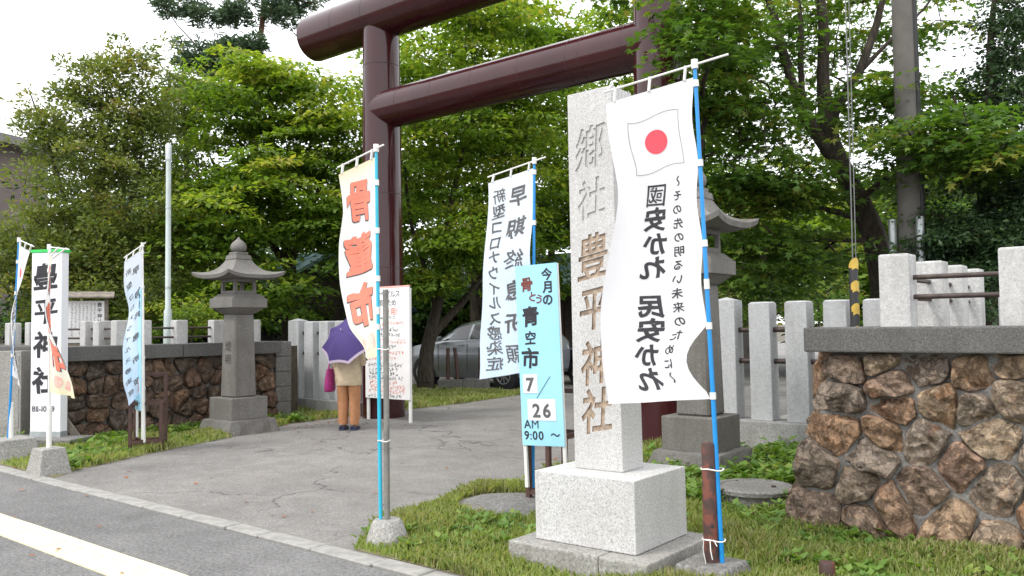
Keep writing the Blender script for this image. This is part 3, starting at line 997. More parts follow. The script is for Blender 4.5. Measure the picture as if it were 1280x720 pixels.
def lantern(label, loc, mat, text=None, rough_slab=True, s=1.0):
    t = thing('stone_lantern', label, 'stone lantern', loc)
    mb = MB().frustum(0, 0, -0.02, 0.21, 0.43, 0.43, 0.37, 0.37)
    me = mb.mesh('base_slab', mat, bevel=0.02)
    bm = bmesh.new(); bm.from_mesh(me)
    bmesh.ops.subdivide_edges(bm, edges=bm.edges, cuts=5, use_grid_fill=True)
    for v in bm.verts:
        v.co += Vector((vnoise(v.co.x * 9, v.co.y * 9, v.co.z * 9, 1.0), vnoise(v.co.y * 8, v.co.z * 9, v.co.x * 7, 3.0), 0.4 * vnoise(v.co.z, v.co.x * 8, v.co.y * 8, 5.0))) * 0.02
    bm.to_mesh(me); bm.free()
    link('base_slab', me, t)
    MB().box(-.295, .295, -.295, .295, 0.205, 0.52).build('base_block', mat, t, bevel=0.012)
    sh = MB().frustum(0, 0, 0.52, 1.73, 0.185, 0.185, 0.158, 0.158).build('shaft', mat, t, bevel=0.02, bseg=1)
    if text:
        mb = MB()
        column(mb, text, 0.0, 1.36, 0.19, 0.15, lambda x_, y_: (x_, -0.1885 + (y_ - .52) * 0.0223 - .001, y_), bold=0.006)
        mb.build('inscription', M['carved_dark'], sh)
    mb = MB().frustum(0, 0, 1.73, 1.82, 0.16, 0.16, 0.27, 0.27)
    mb.build('shelf_underside', mat, t, bevel=0.01)
    mb = MB().box(-.295, .295, -.295, .295, 1.82, 1.955).frustum(0, 0, 1.956, 2.03, 0.285, 0.285, 0.20, 0.20)
    mb.build('shelf', mat, t, bevel=0.01)
    mb = MB(); hollow_fire_box(mb, 0.36, 2.031, 2.245)
    mb.build('fire_box', mat, t)
    curved_roof(0.48, 2.246, 2.53, 2.36, 0.13).build('roof', mat, t, smooth=True, angle=50)
    mb = MB().frustum(0, 0, 2.534, 2.60, 0.14, 0.14, 0.125, 0.125).frustum(0, 0, 2.601, 2.645, 0.10, 0.10, 0.10, 0.10)
    mb.build('finial_base', mat, t, bevel=0.008)
    MB().lathe([(0.07, 2.645), (0.105, 2.67), (0.118, 2.71), (0.112, 2.75), (0.085, 2.79), (0.05, 2.82), (0.022, 2.845), (0.012, 2.87)], 24).build('finial', mat, t, smooth=True, angle=80)
    return t
lantern('tall weathered stone lantern in front of the dark rubble wall', (-10.95, 7.08, 0), M['granite_lantern'], '燈明')
lr = lantern('weathered stone lantern half hidden behind the white festival flag', (-3.98, 7.95, 0), M['granite_lantern'])
lr.scale = (1.0, 1.0, 1.10)

# ------------------------------------------------------------------ granite monument
t = thing('stone_monument', 'tall pale granite pillar monument with carved characters on a granite block', 'monument', (-2.96, 4.65, 0))
t.rotation_euler = (0, -0.010, 0)
mb = MB().box(-.50, .18, -.46, .40, -0.02, 0.15)
mb.build('plinth', M['concrete'], t, bevel=0.012)
MB().box(.182, .51, -.458, .398, -0.02, 0.148).build('plinth', M['concrete'], t, bevel=0.012)
MB().box(-.375, .365, -.33, .31, 0.152, 0.585).build('base_block', M['granite_white'], t, bevel=0.006)
x0, x1, y0, y1, zt = -.205, .16, -.12, .13, 3.06
mb = MB().add([(x0, y0, .586), (x1, y0, .586), (x1, y1, .586), (x0, y1, .586), (x0 + .012, y0, zt - .02), (x1 - .012, y0, zt - .02), (x1 - .012, y1, zt - .02), (x0 + .012, y1, zt - .02), ((x0 + x1) / 2, (y0 + y1) / 2, zt + .012)],
     [(3, 2, 1, 0), (0, 1, 5, 4), (1, 2, 6, 5), (2, 3, 7, 6), (3, 0, 4, 7), (4, 5, 8), (5, 6, 8), (6, 7, 8), (7, 4, 8)])
shaft = mb.build('pillar', [M['granite_white'], M['carved_stone']], t, bevel=0.006)
# the six characters are cut into the face
cc = -0.022
cut = MB()
chars = [('鄕', 2.665, 0.30), ('社', 2.33, 0.27), ('豊', 1.955, 0.31), ('平', 1.625, 0.30), ('神', 1.275, 0.30), ('社', 0.965, 0.30)]
for ch, zc, sz in chars:
    vs, fs, w = glyph(ch, 0.022)
    n0 = len(vs)
    P = [(cc + x_ * sz * 0.80 + 0.03 * sz * math.sin(y_ * 3), zc + (y_ + 0.14 * x_) * sz) for x_, y_ in vs]
    ec = set((f[i], f[(i + 1) % len(f)]) for f in fs for i in range(len(f)))
    F = [tuple(f) for f in fs] + [tuple(n0 + i for i in reversed(f)) for f in fs]
    F += [(b, a, n0 + a, n0 + b) for (a, b) in ec if (b, a) not in ec]
    cut.add([(x_, y0 - .02, z_) for x_, z_ in P] + [(x_, y0 + .009, z_) for x_, z_ in P], F, 1 if zc < 2.1 else 0)
cme = cut.mesh('cutter', [M['granite_white'], M['carved_stone']])
bm = bmesh.new(); bm.from_mesh(cme)
bmesh.ops.remove_doubles(bm, verts=bm.verts, dist=1e-5)
bmesh.ops.recalc_face_normals(bm, faces=bm.faces)
bm.to_mesh(cme); bm.free()
cobj = bpy.data.objects.new('cutter', cme)
C.objects.link(cobj); cobj.parent = t
md = shaft.modifiers.new('carve', 'BOOLEAN'); md.operation = 'DIFFERENCE'; md.object = cobj; md.solver = 'EXACT'; md.use_self = True
bpy.context.view_layer.update()
me = bpy.data.meshes.new_from_object(shaft.evaluated_get(bpy.context.evaluated_depsgraph_get()))
shaft.modifiers.clear()
if len(me.polygons) > 100:
    shaft.data = me
bpy.data.objects.remove(cobj)

# ------------------------------------------------------------------ banner flags
def smooth(a, b, x_):
    t_ = max(0, min(1, (x_ - a) / (b - a)))
    return t_ * t_ * (3 - 2 * t_)

def banner(label, base, top, W_, H_, ang0, ang1, droop, waves, design, pole_mat, shape=None, mirror=False, loops=5, over=0.12, tail=0.0, zdrop=0.06, side=-1):
    """nobori flag: leaning pole, crossbar, cloth hung along both. ang0/ang1: direction of the cloth (from -X) at its top and bottom."""
    base, top = Vector(base), Vector(top)
    t = thing('banner_flag', label, 'banner flag', base)
    tp = top - base
    axis = tp.normalized()
    pole = MB().tube([(0, 0, 0), tp * .55, tp], [0.014, 0.013, 0.011], 12).build('pole', pole_mat, t, smooth=True)
    MB().tube([tp * .545, tp * .565], 0.0165, 12).build('joint', M['white_plastic'], pole, smooth=True)
    dirv = lambda a: Vector((-math.cos(a), -math.sin(a), 0))
    d0 = dirv(ang0)
    b0 = tp - axis * 0.015
    e0 = b0 + d0 * W_ + Vector((0, 0, -droop))
    b1 = b0 - (e0 - b0).normalized() * over
    MB().tube([b1, e0 + (e0 - b0).normalized() * .02], 0.007, 8).build('crossbar', M['white_plastic'], t, smooth=True)
    MB().tube([tp - axis * .04, tp + axis * .015], 0.02, 12).build('top_cap', M['white_plastic'], t, smooth=True)
    def surf(u, v):
        """u from the pole (0) to the free edge (1), v from top to bottom"""
        a = ang0 + (ang1 - ang0) * smooth(0.0, 1.0, v)
        sh_ = (shape or (lambda u, v: (1.0, 0.0, 0.0)))(u, v)
        w, dn, lift = sh_[:3]
        shift = sh_[3] if len(sh_) > 3 else 0.0
        d = dirv(a)
        n = Vector((d.y, -d.x, 0))
        root = b0 - axis * (zdrop + v * H_)
        sag = -droop * u * (1 - v * .4)
        wv = sum(A * math.sin(ku * u * PI + kv * v * PI + ph) * (u ** 0.8) * (0.25 + v) for A, ku, kv, ph in waves)
        return root + d * (0.012 + shift + W_ * u * w) + n * (wv + dn) + Vector((0, 0, sag + lift))
    def nrm(u, v):
        e = 1e-3
        a = surf(min(1, u + e), v) - surf(max(0, u - e), v)
        b = surf(u, min(1, v + e)) - surf(u, max(0, v - e))
        return a.cross(b).normalized()
    nu, nv = 16, 44
    mb = MB().grid(surf, nu, nv)
    cl = mb.build('cloth', {'flag': M['cloth_white'], 'prayer': M['cloth_blue'], 'market': M['cloth_market']}[design], t, smooth=True, angle=180)
    at_ = cl.data.attributes.new('tint', 'FLOAT', 'POINT')
    at_.data.foreach_set('value', [j / nv for j in range(nv + 1) for i in range(nu + 1)])
    # print on the cloth, on both faces; layout x from 0 (pole) to W_, y from 0 (top) down to -H_
    def fn(off):
        return lambda x_, y_: (lambda u, v: surf(u, v) + nrm(u, v) * off)(max(0, min(1, x_ / W_)), max(0, min(1, -y_ / H_)))
    def both(f):
        m2 = MB()
        f(m2, fn(0.0025)); f(m2, fn(-0.0025))
        return m2
    def both_chars(f, off=0.0025):
        m2 = Chars()
        f(m2, fn(off)); m2.rewind(); f(m2, fn(-off))
        return m2
    lim = 0.035
    # as seen from the street side the writing is reversed: mirror=True writes it right way round from behind
    mir = mirror
    kw = dict(lim=lim, mirror=mir)
    if design == 'flag':
        def circ(m2, f, cx=0.46 * W_, cy=-0.185 * H_ * 0.9, R_=0.118 * W_ * 1.15, mi=0):
            n = 28
            rr = [0.0, .5, 1.0]
            vs = [f(cx, cy)]
            for q in (.5, 1.0):
                vs += [f(cx + R_ * q * math.cos(2 * PI * i / n), cy + R_ * q * math.sin(2 * PI * i / n)) for i in range(n)]
            fs = [(0, 1 + i, 1 + (i + 1) % n) for i in range(n)] + [(1 + i, 1 + n + i, 1 + n + (i + 1) % n, 1 + (i + 1) % n) for i in range(n)]
            m2.add(vs, fs)
        both(circ).build('red_disc', M['hinomaru'], cl)
        def outline(m2, f):
            x0_, x1_, y0_, y1_ = .17 * W_, .76 * W_, -.085 * H_, -.255 * H_
            P = []
            N = 14
            for i in range(N): P.append((x0_ + (x1_ - x0_) * i / N, y0_ + .012 * math.sin(i / N * 6)))
            for i in range(N): P.append((x1_ + .006 * math.sin(i / N * 5), y0_ + (y1_ - y0_) * i / N))
            for i in range(N): P.append((x1_ + (x0_ - x1_) * i / N, y1_ + .012 * math.sin((N - i) / N * 6)))
            for i in range(N): P.append((x0_, y1_ + (y0_ - y1_) * i / N))
            for i in range(len(P)):
                a, b = Vector(P[i]), Vector(P[(i + 1) % len(P)])
                d_ = (b - a).normalized() * .0012
                q = Vector((-d_.y, d_.x))
                m2.add([f(*(a - q)), f(*(b - q)), f(*(b + q)), f(*(a + q))], [(0, 1, 2, 3)])
        both(outline).build('flag_outline', M['ink_grey'], cl)
        def big(m2, f):
            column(m2, '國安かれ', .53 * W_, -.295 * H_, .0785 * H_, .148, f, bold=.03, wob=.035, **kw)
            column(m2, '民安かれ', .53 * W_, -.655 * H_, .0785 * H_, .148, f, bold=.03, wob=.035, **kw)
            column(m2, '〜その先の明るい未来のために〜', .25 * W_, -.285 * H_, .0445 * H_, .066, f, bold=.016, wob=.02, **kw)
        both_chars(big).build('character', M['ink_black'], cl)
    elif design == 'prayer':
        def txt(m2, f):
            column(m2, '早期終息祈願', .32 * W_, -.03 * H_, .158 * H_, min(.175, .42 * W_), f, bold=.022, wob=.04, **kw)
            column(m2, '新型コロナウイルス感染症', .74 * W_, -.045 * H_, .077 * H_, min(.13, .32 * W_), f, bold=.018, wob=.04, **kw)
        both_chars(txt).build('character', M['ink_grey'], cl)
    else:
        s_ = W_ * .74
        def edge(m2, f):
            column(m2, '骨董市', .5 * W_ + .008, -.045 * H_ - .008, .27 * H_, s_, f, bold=.05, wob=.05, sy=1.15, **kw)
        def red(m2, f):
            column(m2, '骨董市', .5 * W_, -.045 * H_, .27 * H_, s_, f, bold=.045, wob=.05, sy=1.15, **kw)
        both_chars(edge).build('character_shadow', M['ink_grey'], cl)
        both_chars(red, .005).build('character', M['ink_orange'], cl)
        def pots(m2, f):
            for cx, cy, R_ in ((.35 * W_, -.91 * H_, .15 * W_), (.66 * W_, -.93 * H_, .13 * W_)):
                n = 18
                prof = [(1 + .25 * math.sin(2 * PI * i / n * 2)) for i in range(n)]
                vs = [f(cx, cy)] + [f(cx + R_ * prof[i] * math.cos(2 * PI * i / n), cy + R_ * 1.1 * math.sin(2 * PI * i / n)) for i in range(n)]
                m2.add(vs, [(0, 1 + i, 1 + (i + 1) % n) for i in range(n)])
        both(pots).build('pot_drawing', M['ink_pink'], cl)
    # loops that hold the cloth to bar and pole
    for i in range(3):
        u = 0.1 + .4 * i
        p = surf(u, 0)
        q = b0 + (e0 - b0) * u
        MB().tube([p - Vector((0, 0, .004)), q + Vector((0, 0, .008))], 0.010, 6).build('loop', M['white_plastic'], t, smooth=True)
    for i in range(loops):
        v = (.02, .27, .52, .775, .99)[i] if loops == 5 else .01 + (i + .5) / loops * .96
        p = surf(0.02, v)
        c = b0 - axis * (zdrop + v * H_)
        MB().tube([c - axis * .02, c + axis * .02], 0.0185, 10).build('loop', M['white_plastic'], t, smooth=True)
    return t

def tie(parent, c, r_, name='tie', mat='white_plastic', ends=True, ax=Vector((0, 0, 1))):
    mb = MB()
    pts = [Vector((r_[0] * math.cos(a), r_[1] * math.sin(a), .004 * math.sin(3 * a))) for a in [2 * PI * i / 16 for i in range(17)]]
    mb.tube(pts, 0.004, 6)
    if ends:
        mb.tube([(0, -r_[1], 0), (.03, -r_[1] - .015, .012), (.05, -r_[1] - .015, -.02)], .003, 5)
        mb.tube([(0, -r_[1], 0), (-.03, -r_[1] - .02, .006), (-.035, -r_[1] - .02, -.05), (-.025, -r_[1] - .01, -.13)], .003, 5)
        mb.tube([(0, -r_[1], 0), (.012, -r_[1] - .02, -.05), (.02, -r_[1] - .015, -.10)], .003, 5)
    return mb.build(name, M[mat], parent, c, smooth=True)

# near flag on its rusty post
t = thing('rusty_post', 'rusty brown pipe post set in a concrete block holding the white festival flag', 'post', (-2.235, 4.56, 0))
MB().frustum(0, 0, -0.02, 0.13, 0.21, 0.21, 0.15, 0.15).build('concrete_base', M['concrete_dark'], t, bevel=0.015)
p = MB().lathe([(0.044, .125), (0.044, .80), (0.040, .815)], 24).build('pipe', M['rusty_pipe'], t, smooth=True)
for z in (.34, .68):
    MB().tube([(0.0425 * .62, -0.0425 * .78, z), (0.0455 * .62, -.0455 * .78, z)], .011, 10).build('bolt_hole', M['paint_black'], p)
tie(t, (.018, 0, .665), (.068, .05), ends=False)
tie(t, (.018, 0, .26), (.068, .05))
def shp(u, v):
    w = 1.0 - .10 * smooth(.05, .35, v) + .28 * smooth(.25, .75, v) * (1 - .15 * smooth(.85, 1, v))
    belly = .07 * math.sin(v * PI) * math.sin(u * PI)
    gp = .13 * math.sin(PI * (v - .775) / .215) ** 1.0 if .775 < v < .99 else (.02 * math.sin(PI * v / .775 * 3) ** 2)
    return (w, belly, .02 * u * v, gp * (1 - u) ** 1.5)
banner('white festival flag with red disc, on a bright blue pole by the monument', (-2.175, 4.575, 0.10), (-2.245, 4.51, 3.06), 0.535, 1.90, math.radians(18), math.radians(20), 0.10,
       [(.022, 2.2, 1.7, .4), (.012, 4, .8, 1.0)], 'flag', M['blue_plastic'], shape=shp, over=0.2, zdrop=.075)

# market flag in the drive
t = thing('flag_stand', 'grey steel pole in a round concrete foot at the drive entrance', 'post', (-4.43, 4.04, 0))
MB().lathe([(0.16, -.01), (0.155, .02), (0.105, .16), (0.09, .175)], 28).build('concrete_foot', M['concrete'], t, smooth=True, angle=35)
MB().lathe([(0.02, .17), (0.02, 1.78)], 16).build('pipe', M['grey_pipe'], t, smooth=True)
tie(t, (-.02, -.01, .72), (.05, .035), ends=False)
tie(t, (-.02, -.01, 1.36), (.05, .035), ends=False)
def shp(u, v):
    w = 1.0 - .06 * math.sin(min(1, v / .35) * PI) + .16 * math.sin(max(0, min(1, (v - .2) / .6)) * PI) - .05 * smooth(.55, .8, v) - .66 * smooth(.78, 1.0, v)
    return (w, .05 * math.sin(v * PI) * math.sin(u * PI * .9) - .03 * u * smooth(.85, 1, v), .04 * u * smooth(.8, 1, v))
banner('white and orange market flag with red characters on a turquoise pole in the drive', (-4.475, 4.02, 0.175), (-4.475, 4.0, 2.80), 0.37, 1.42, math.radians(4), math.radians(-4), 0.085,
       [(.012, 2.0, 2.3, .2), (.008, 3.4, 1.1, 1.2)], 'market', M['turquoise_plastic'], shape=shp, over=.075, loops=4)

# steel stand with its market sign and the prayer flag
def steel_stand(label, loc, rz, w=.36, d=.30, h=.60, hb=.95):
    t = thing('steel_stand', label, 'sign stand', loc, rz)
    a = .021
    for sx, sy, hh in ((-1, -1, h), (1, -1, h), (-1, 1, hb), (1, 1, hb)):
        MB().box(sx * w / 2 - a, sx * w / 2 + a, sy * d / 2 - a, sy * d / 2 + a, 0.0, hh).build('post', M['steel_brown'], t, bevel=.003, bseg=1)
    for z, ys in ((.10, (-1, 1)), (h - .022, (-1, 1)), (hb - .022, (1,))):
        for sy in ys:
            MB().box(-w / 2 + a, w / 2 - a, sy * d / 2 - a * .8, sy * d / 2 + a * .8, z - .02, z + .02).build('rail', M['steel_brown'], t)
    for z in (.10, h - .022):
        for sx in (-1, 1):
            MB().box(sx * w / 2 - a * .8, sx * w / 2 + a * .8, -d / 2 + a, d / 2 - a, z - .02, z + .02).build('rail', M['steel_brown'], t)
    return t

def market_sign(label, loc, rz, lean=0.02):
    t = thing('market_sign', label, 'sign board', loc, rz)
    t.rotation_euler = (0.0, lean, rz)
    bw, z0_, z1_ = .405, .52, 2.02
    bd = MB().box(-bw / 2, bw / 2, -.004, .004, z0_, z1_).build('panel', M['board_blue'], t)
    for sx in (-1, 1):
        MB().box(sx * (bw / 2 - .014) - .014, sx * (bw / 2 - .014) + .014, .006, .03, .17, z1_ - .003).build('leg', M['wood_pale'] if False else M['white_plastic'], t)
    f = lambda x_, y_: (x_, -.0065, y_)
    mb = Chars()
    column(mb, '今月の', .105, 1.985, .105, .105, f, bold=.03)
    column(mb, '青', -.07, 1.68, .18, .17, f, bold=.03, wob=.03)
    column(mb, '空', -.08, 1.475, .13, .115, f, bold=.02, wob=.03)
    column(mb, '市', -.09, 1.335, .19, .175, f, bold=.03, wob=.03)
    row(mb, 'AM', -.18, .70, .10, f, bold=.012)
    row(mb, '9:00', -.18, .608, .10, f, bold=.02, gap=.10)
    put_glyph(mb, '〜', .12, .612, .09, f, bold=.02, rot=1e-9)
    mb.build('character', M['ink_black'], bd)
    mb = Chars()
    column(mb, '骨', -.095, 1.93, .14, .125, f, bold=.03, wob=.03)
    put_glyph(mb, 'と', -.04, 1.755, .085, f, bold=.03, rot=-.3)
    put_glyph(mb, 'う', .02, 1.73, .085, f, bold=.03, rot=-.3)
    mb.build('red_character', M['ink_brown'], bd)
    for x_, z_, w_, h_, txt in ((-.10, 1.03, .14, .155, '7'), (0.0, .815, .27, .175, '26')):
        c = MB().box(x_ - w_ / 2, x_ + w_ / 2, -.0075, -.0045, z_ - h_ / 2, z_ + h_ / 2).build('number_card', M['board_white'], bd)
        mb = MB()
        f2 = lambda a, b: (a, -.010, b)
        wtot = sum(glyph(q, .03)[2] * .155 for q in txt) + (len(txt) - 1) * .025
        row(mb, txt, x_ - wtot / 2, z_, .155, f2, bold=.03, gap=.16)
        mb.build('number', M['ink_grey'], c)
    MB().add([(.095 - .003, -.0068, 1.09), (.095 + .003, -.0068, 1.09), (-.04, -.0068, .91), (-.046, -.0068, .91)], [(0, 1, 2, 3)]).build('slash', M['ink_black'], bd)
    return t
steel_stand('brown steel stand behind the granite block holding the market sign', (-4.22, 5.76, 0.02), 0.05)
market_sign('tall blue market sign reading 7/26 AM 9:00 beside the granite monument', (-4.185, 5.565, 0.0), 0.10, -0.035)
def shp(u, v):
    w = 1.0 + .32 * smooth(.0, .5, v) - .10 * smooth(.75, 1.0, v)
    return (w, .09 * math.sin(v * PI) * u - .05 * (1 - u) * math.exp(-((v - .42) / .12) ** 2), -.03 * u * v)
banner('pale blue prayer flag behind the blue market sign next to the monument', (-4.40, 5.665, 0.12), (-4.30, 5.62, 2.92), 0.44, 1.72, math.radians(10), math.radians(6), 0.09,
       [(.03, 1.6, 1.4, .5), (.015, 3.5, 2.2, 1.0)], 'prayer', M['blue_plastic'], shape=shp, over=.11)

# the far side: another stand, sign and flags
steel_stand('brown steel stand on the grass by the dark rubble wall', (-10.32, 5.38, 0.02), 0.9)
market_sign('blue market sign mostly wrapped by a pale blue flag near the rubble wall', (-10.26, 5.22, 0.0), math.radians(-18), -0.02)
def shp(u, v):
    w = 1.0 - .35 * smooth(.1, .3, v) + .45 * smooth(.3, .6, v) - .3 * smooth(.8, 1, v)
    return (w, .10 * math.sin(v * PI * 1.3) * u, -.10 * u * smooth(0, .2, v))
banner('pale blue prayer flag hanging slack by the dark rubble wall', (-10.20, 5.27, 0.12), (-10.24, 5.25, 2.60), 0.20, 1.75, math.radians(75), math.radians(62), 0.16,
       [(.03, 1.6, 2.4, .5), (.02, 3.0, 3.2, 1.0)], 'prayer', M['white_plastic'], shape=shp, over=.05)

def block_stand(label, loc, h=.28, a=.17, b=.12):
    t = thing('concrete_flag_stand', label, 'flag base', loc, rnd.uniform(-.1, .1))
    MB().frustum(0, 0, -.01, h, a, a, b, b).build('concrete_block', M['concrete'], t, bevel=.015)
    MB().lathe([(.026, h), (.026, h + .42)], 16).build('socket', M['white_plastic'], t, smooth=True)
    return t
block_stand('concrete block foot by the kerb in front of the tall white shrine sign', (-9.52, 3.87, 0))
def shp(u, v):
    w = .14 + .10 * smooth(0, .3, v) + .95 * smooth(.35, .95, v)
    return (w, .10 * math.sin(v * PI) * u, -.02 * u)
banner('yellow and white market flag blowing in front of the tall white shrine sign', (-9.52, 3.87, 0.66), (-9.57, 3.87, 2.44), 0.40, 1.50, math.radians(184), math.radians(190), 0.05,
       [(.02, 2.0, 2.3, .2), (.02, 3.4, 1.1, 1.2)], 'market', M['white_plastic'], shape=shp, over=.03, loops=4)
block_stand('concrete block foot at the edge of the picture holding a white flag', (-11.02, 4.05, 0), .25, .26, .2)
def shp(u, v):
    w = .75 - .35 * smooth(.15, .5, v) + .25 * smooth(.7, 1, v)
    return (w, .12 * math.sin(v * PI) * u, -.1 * u * smooth(0, .2, v))
banner('narrow white festival flag on a blue pole left of the tall white shrine sign', (-11.05, 4.03, 0.24), (-10.80, 4.03, 2.62), 0.36, 1.55, math.radians(183), math.radians(186), 0.10,
       [(.03, 2.0, 2.6, .2), (.02, 3.4, 2.1, 1.2)], 'flag', M['blue_plastic'], shape=shp, over=.04, loops=4)
block_stand('low concrete foot under the yellow flag at the picture edge', (-13.3, 4.35, 0), .22, .2, .15)
banner('yellow market flag cut off by the left picture edge', (-13.3, 4.35, 0.2), (-13.3, 4.35, 2.36), 0.42, 1.40, math.radians(195), math.radians(200), 0.05,
       [(.02, 2.0, 2.3, .2)], 'market', M['white_plastic'], shape=lambda u, v: (1.0, .04 * math.sin(v * PI), 0), over=.03, loops=4)

# ------------------------------------------------------------------ tall white shrine sign
t = thing('shrine_sign', 'tall white shrine sign with black characters and a green top edge', 'sign', (-11.82, 4.80, 0), math.radians(30))
MB().box(-.62, .56, -.34, .16, -.02, .13).build('concrete_pad', M['concrete_dark'], t, bevel=.015)
bd = MB().box(-.22, .22, -.07, .07, .14, 2.56).build('panel', M['sign_white'], t, bevel=.008)
MB().box(-.235, .235, -.08, .08, 2.561, 2.60).build('top_cap', M['green_plastic'], t, bevel=.005)
MB().box(-.222, .222, -.072, .072, .13, .20).build('foot_trim', M['galvanised'], t)
f = lambda x_, y_: (x_, -.0735, y_)
mb = Chars()
column(mb, '豊平神社', -.01, 2.47, .455, .36, f, bold=.045, wob=.03)
row(mb, '811-1049', -.195, .50, .105, f, bold=.012, gap=.10)
mb.build('character', M['ink_black'], bd)
# grey cabinet beside it
t = thing('utility_cabinet', 'grey weathered box standing on the grass behind the tall white shrine sign', 'cabinet', (-12.75, 4.72, 0), math.radians(30))
MB().box(-.2, .2, -.12, .12, 0, 1.25).build('body', M['concrete'], t, bevel=.01)
MB().box(-.17, .17, -.125, -.1205, .2, 1.18).build('door', M['concrete'], t)
t = thing('leaning_plank', 'grey weathered plank leaning on the dark rubble wall', 'plank')
t.location = (-11.55, 5.12, 0)
MB().box(-.05, .05, -.012, .012, 0, .75).build('board', M['wood_grey'], t, rot=(0, math.radians(-38), .6))
t = thing('wooden_stake', 'thin grey stake leaning beside the tall stone lantern', 'stake', (-11.45, 7.75, 0))
MB().tube([(0, 0, 0), (-.12, -.12, 1.75)], .014, 8).build('stick', M['wood_grey'], t, smooth=True)

# roofed notice board on the raised bed
t = thing('notice_board', 'small roofed wooden notice board with white panel above the rubble wall', 'notice board', (-14.0, 6.24, 1.2), math.radians(62))
for sx in (-1, 1):
    MB().box(sx * .30 - .03, sx * .30 + .03, -.03, .03, 0, .86).build('post', M['wood_grey'], t)
bd = MB().box(-.27, .27, -.03, -.008, .12, .80).build('panel', M['board_white'], t)
mb = MB().add([(-.42, -.22, .84), (.42, -.22, .84), (.42, 0, .93), (-.42, 0, .93), (.42, .2, .86), (-.42, .2, .86)], [(0, 1, 2, 3), (3, 2, 4, 5)])
v2 = [(x_, y_, z_ + .022) for x_, y_, z_ in mb.v]
mb.add(v2, [(3, 2, 1, 0), (5, 4, 2, 3)]); mb.add([mb.v[0], mb.v[1], v2[1], v2[0]], [(0, 1, 2, 3)])
mb.build('roof', M['wood_grey'], t)
f = lambda x_, y_: (x_, -.0325, y_)
mb = Chars()
column(mb, '豊平神社', .20, .78, .09, .075, f, bold=.02)
mb.build('character', M['ink_grey'], bd)
mb = MB()
for i in range(7):
    scribble(mb, .76, .76 - .42 - .18 * rnd.random(), .13 - i * .055, .032, f, 50 + i, vertical=True)
tag(mb.build('small_writing', M['ink_grey'], bd), kind='stuff')

# hand-written notice in front of the far pillar
t = thing('handwritten_notice', 'white handwritten notice board standing in front of the far torii pillar', 'notice', (-10.06, 9.24, 0), 0.0)
bd = MB().box(-.56, .48, -.01, .01, .36, 2.14).build('panel', M['board_white'], t)
for x_ in (-.53, .455):
    MB().box(x_ - .025, x_ + .025, .011, .04, 0, 2.12).build('leg', M['white_plastic'], t)
MB().box(-.56, .48, -.014, .016, 2.141, 2.165).build('top_edge', M['ink_pink'], t)
f = lambda x_, y_: (x_, -.0125, y_)
blk, red = Chars(), Chars()
row(blk, 'コロナウイルス', -.45, 2.04, .125, f, bold=.004, gap=.04)
row(blk, '対策のため', -.35, 1.90, .115, f, bold=.004, gap=.06)
row(red, '使用!', -.10, 1.76, .13, f, bold=.006, gap=.2)
blk.build('character', M['ink_grey'], bd)
red.build('red_character', M['ink_orange'], bd)
blk, red = MB(), MB()
lines = [(1.66, 0), (1.57, 1), (1.47, 0), (1.38, 0), (1.28, 1), (1.19, 0), (1.10, 1), (1.01, 1), (.90, 0), (.83, 0), (.76, 0), (.69, 0), (.62, 1), (.55, 1), (.48, 1), (.41, 0)]
for i, (z_, c_) in enumerate(lines):
    scribble(red if c_ else blk, -.50 + .05 * rnd.random(), .42 - .25 * rnd.random(), z_, .066, f, 200 + i)
tag(blk.build('small_writing', M['ink_grey'], bd), kind='stuff')
tag(red.build('small_red_writing', M['ink_orange'], bd), kind='stuff')

# ------------------------------------------------------------------ person with umbrella
def skin_mesh(name, verts, edges, radii, mat, parent, sub=2, root=0):
    me = bpy.data.meshes.new(name)
    me.from_pydata(verts, edges, [])
    o = link(name, me, None)
    md = o.modifiers.new('skin', 'SKIN')
    md.use_smooth_shade = True
    for i, rr in enumerate(radii):
        me.skin_vertices[0].data[i].radius = rr if hasattr(rr, '__len__') else (rr, rr)
        me.skin_vertices[0].data[i].use_root = (i == root)
    ms = o.modifiers.new('sub', 'SUBSURF'); ms.levels = sub; ms.render_levels = sub
    bpy.context.view_layer.update()
    m2 = bpy.data.meshes.new_from_object(o.evaluated_get(bpy.context.evaluated_depsgraph_get()))
    m2.polygons.foreach_set('use_smooth', [True] * len(m2.polygons))
    m2.materials.clear(); m2.materials.append(mat)
    bpy.data.objects.remove(o)
    return link(name, m2, parent)

def ring_loft(mb, rings, n=20, cap=True):
    """rings: (cx, cy, z, rx, ry)"""
    vs, fs = [], []
    for cx, cy, z, rx, ry in rings:
        for k in range(n):
            a = 2 * PI * k / n
            vs.append((cx + rx * math.cos(a) * (1 + .02 * math.sin(3 * a + z * 20)), cy + ry * math.sin(a), z))
    for i in range(len(rings) - 1):
        for k in range(n):
            fs.append((i * n + k, i * n + (k + 1) % n, (i + 1) * n + (k + 1) % n, (i + 1) * n + k))
    if cap:
        fs.append(tuple(reversed(range(n)))); fs.append(tuple((len(rings) - 1) * n + k for k in range(n)))
    mb.add(vs, fs)

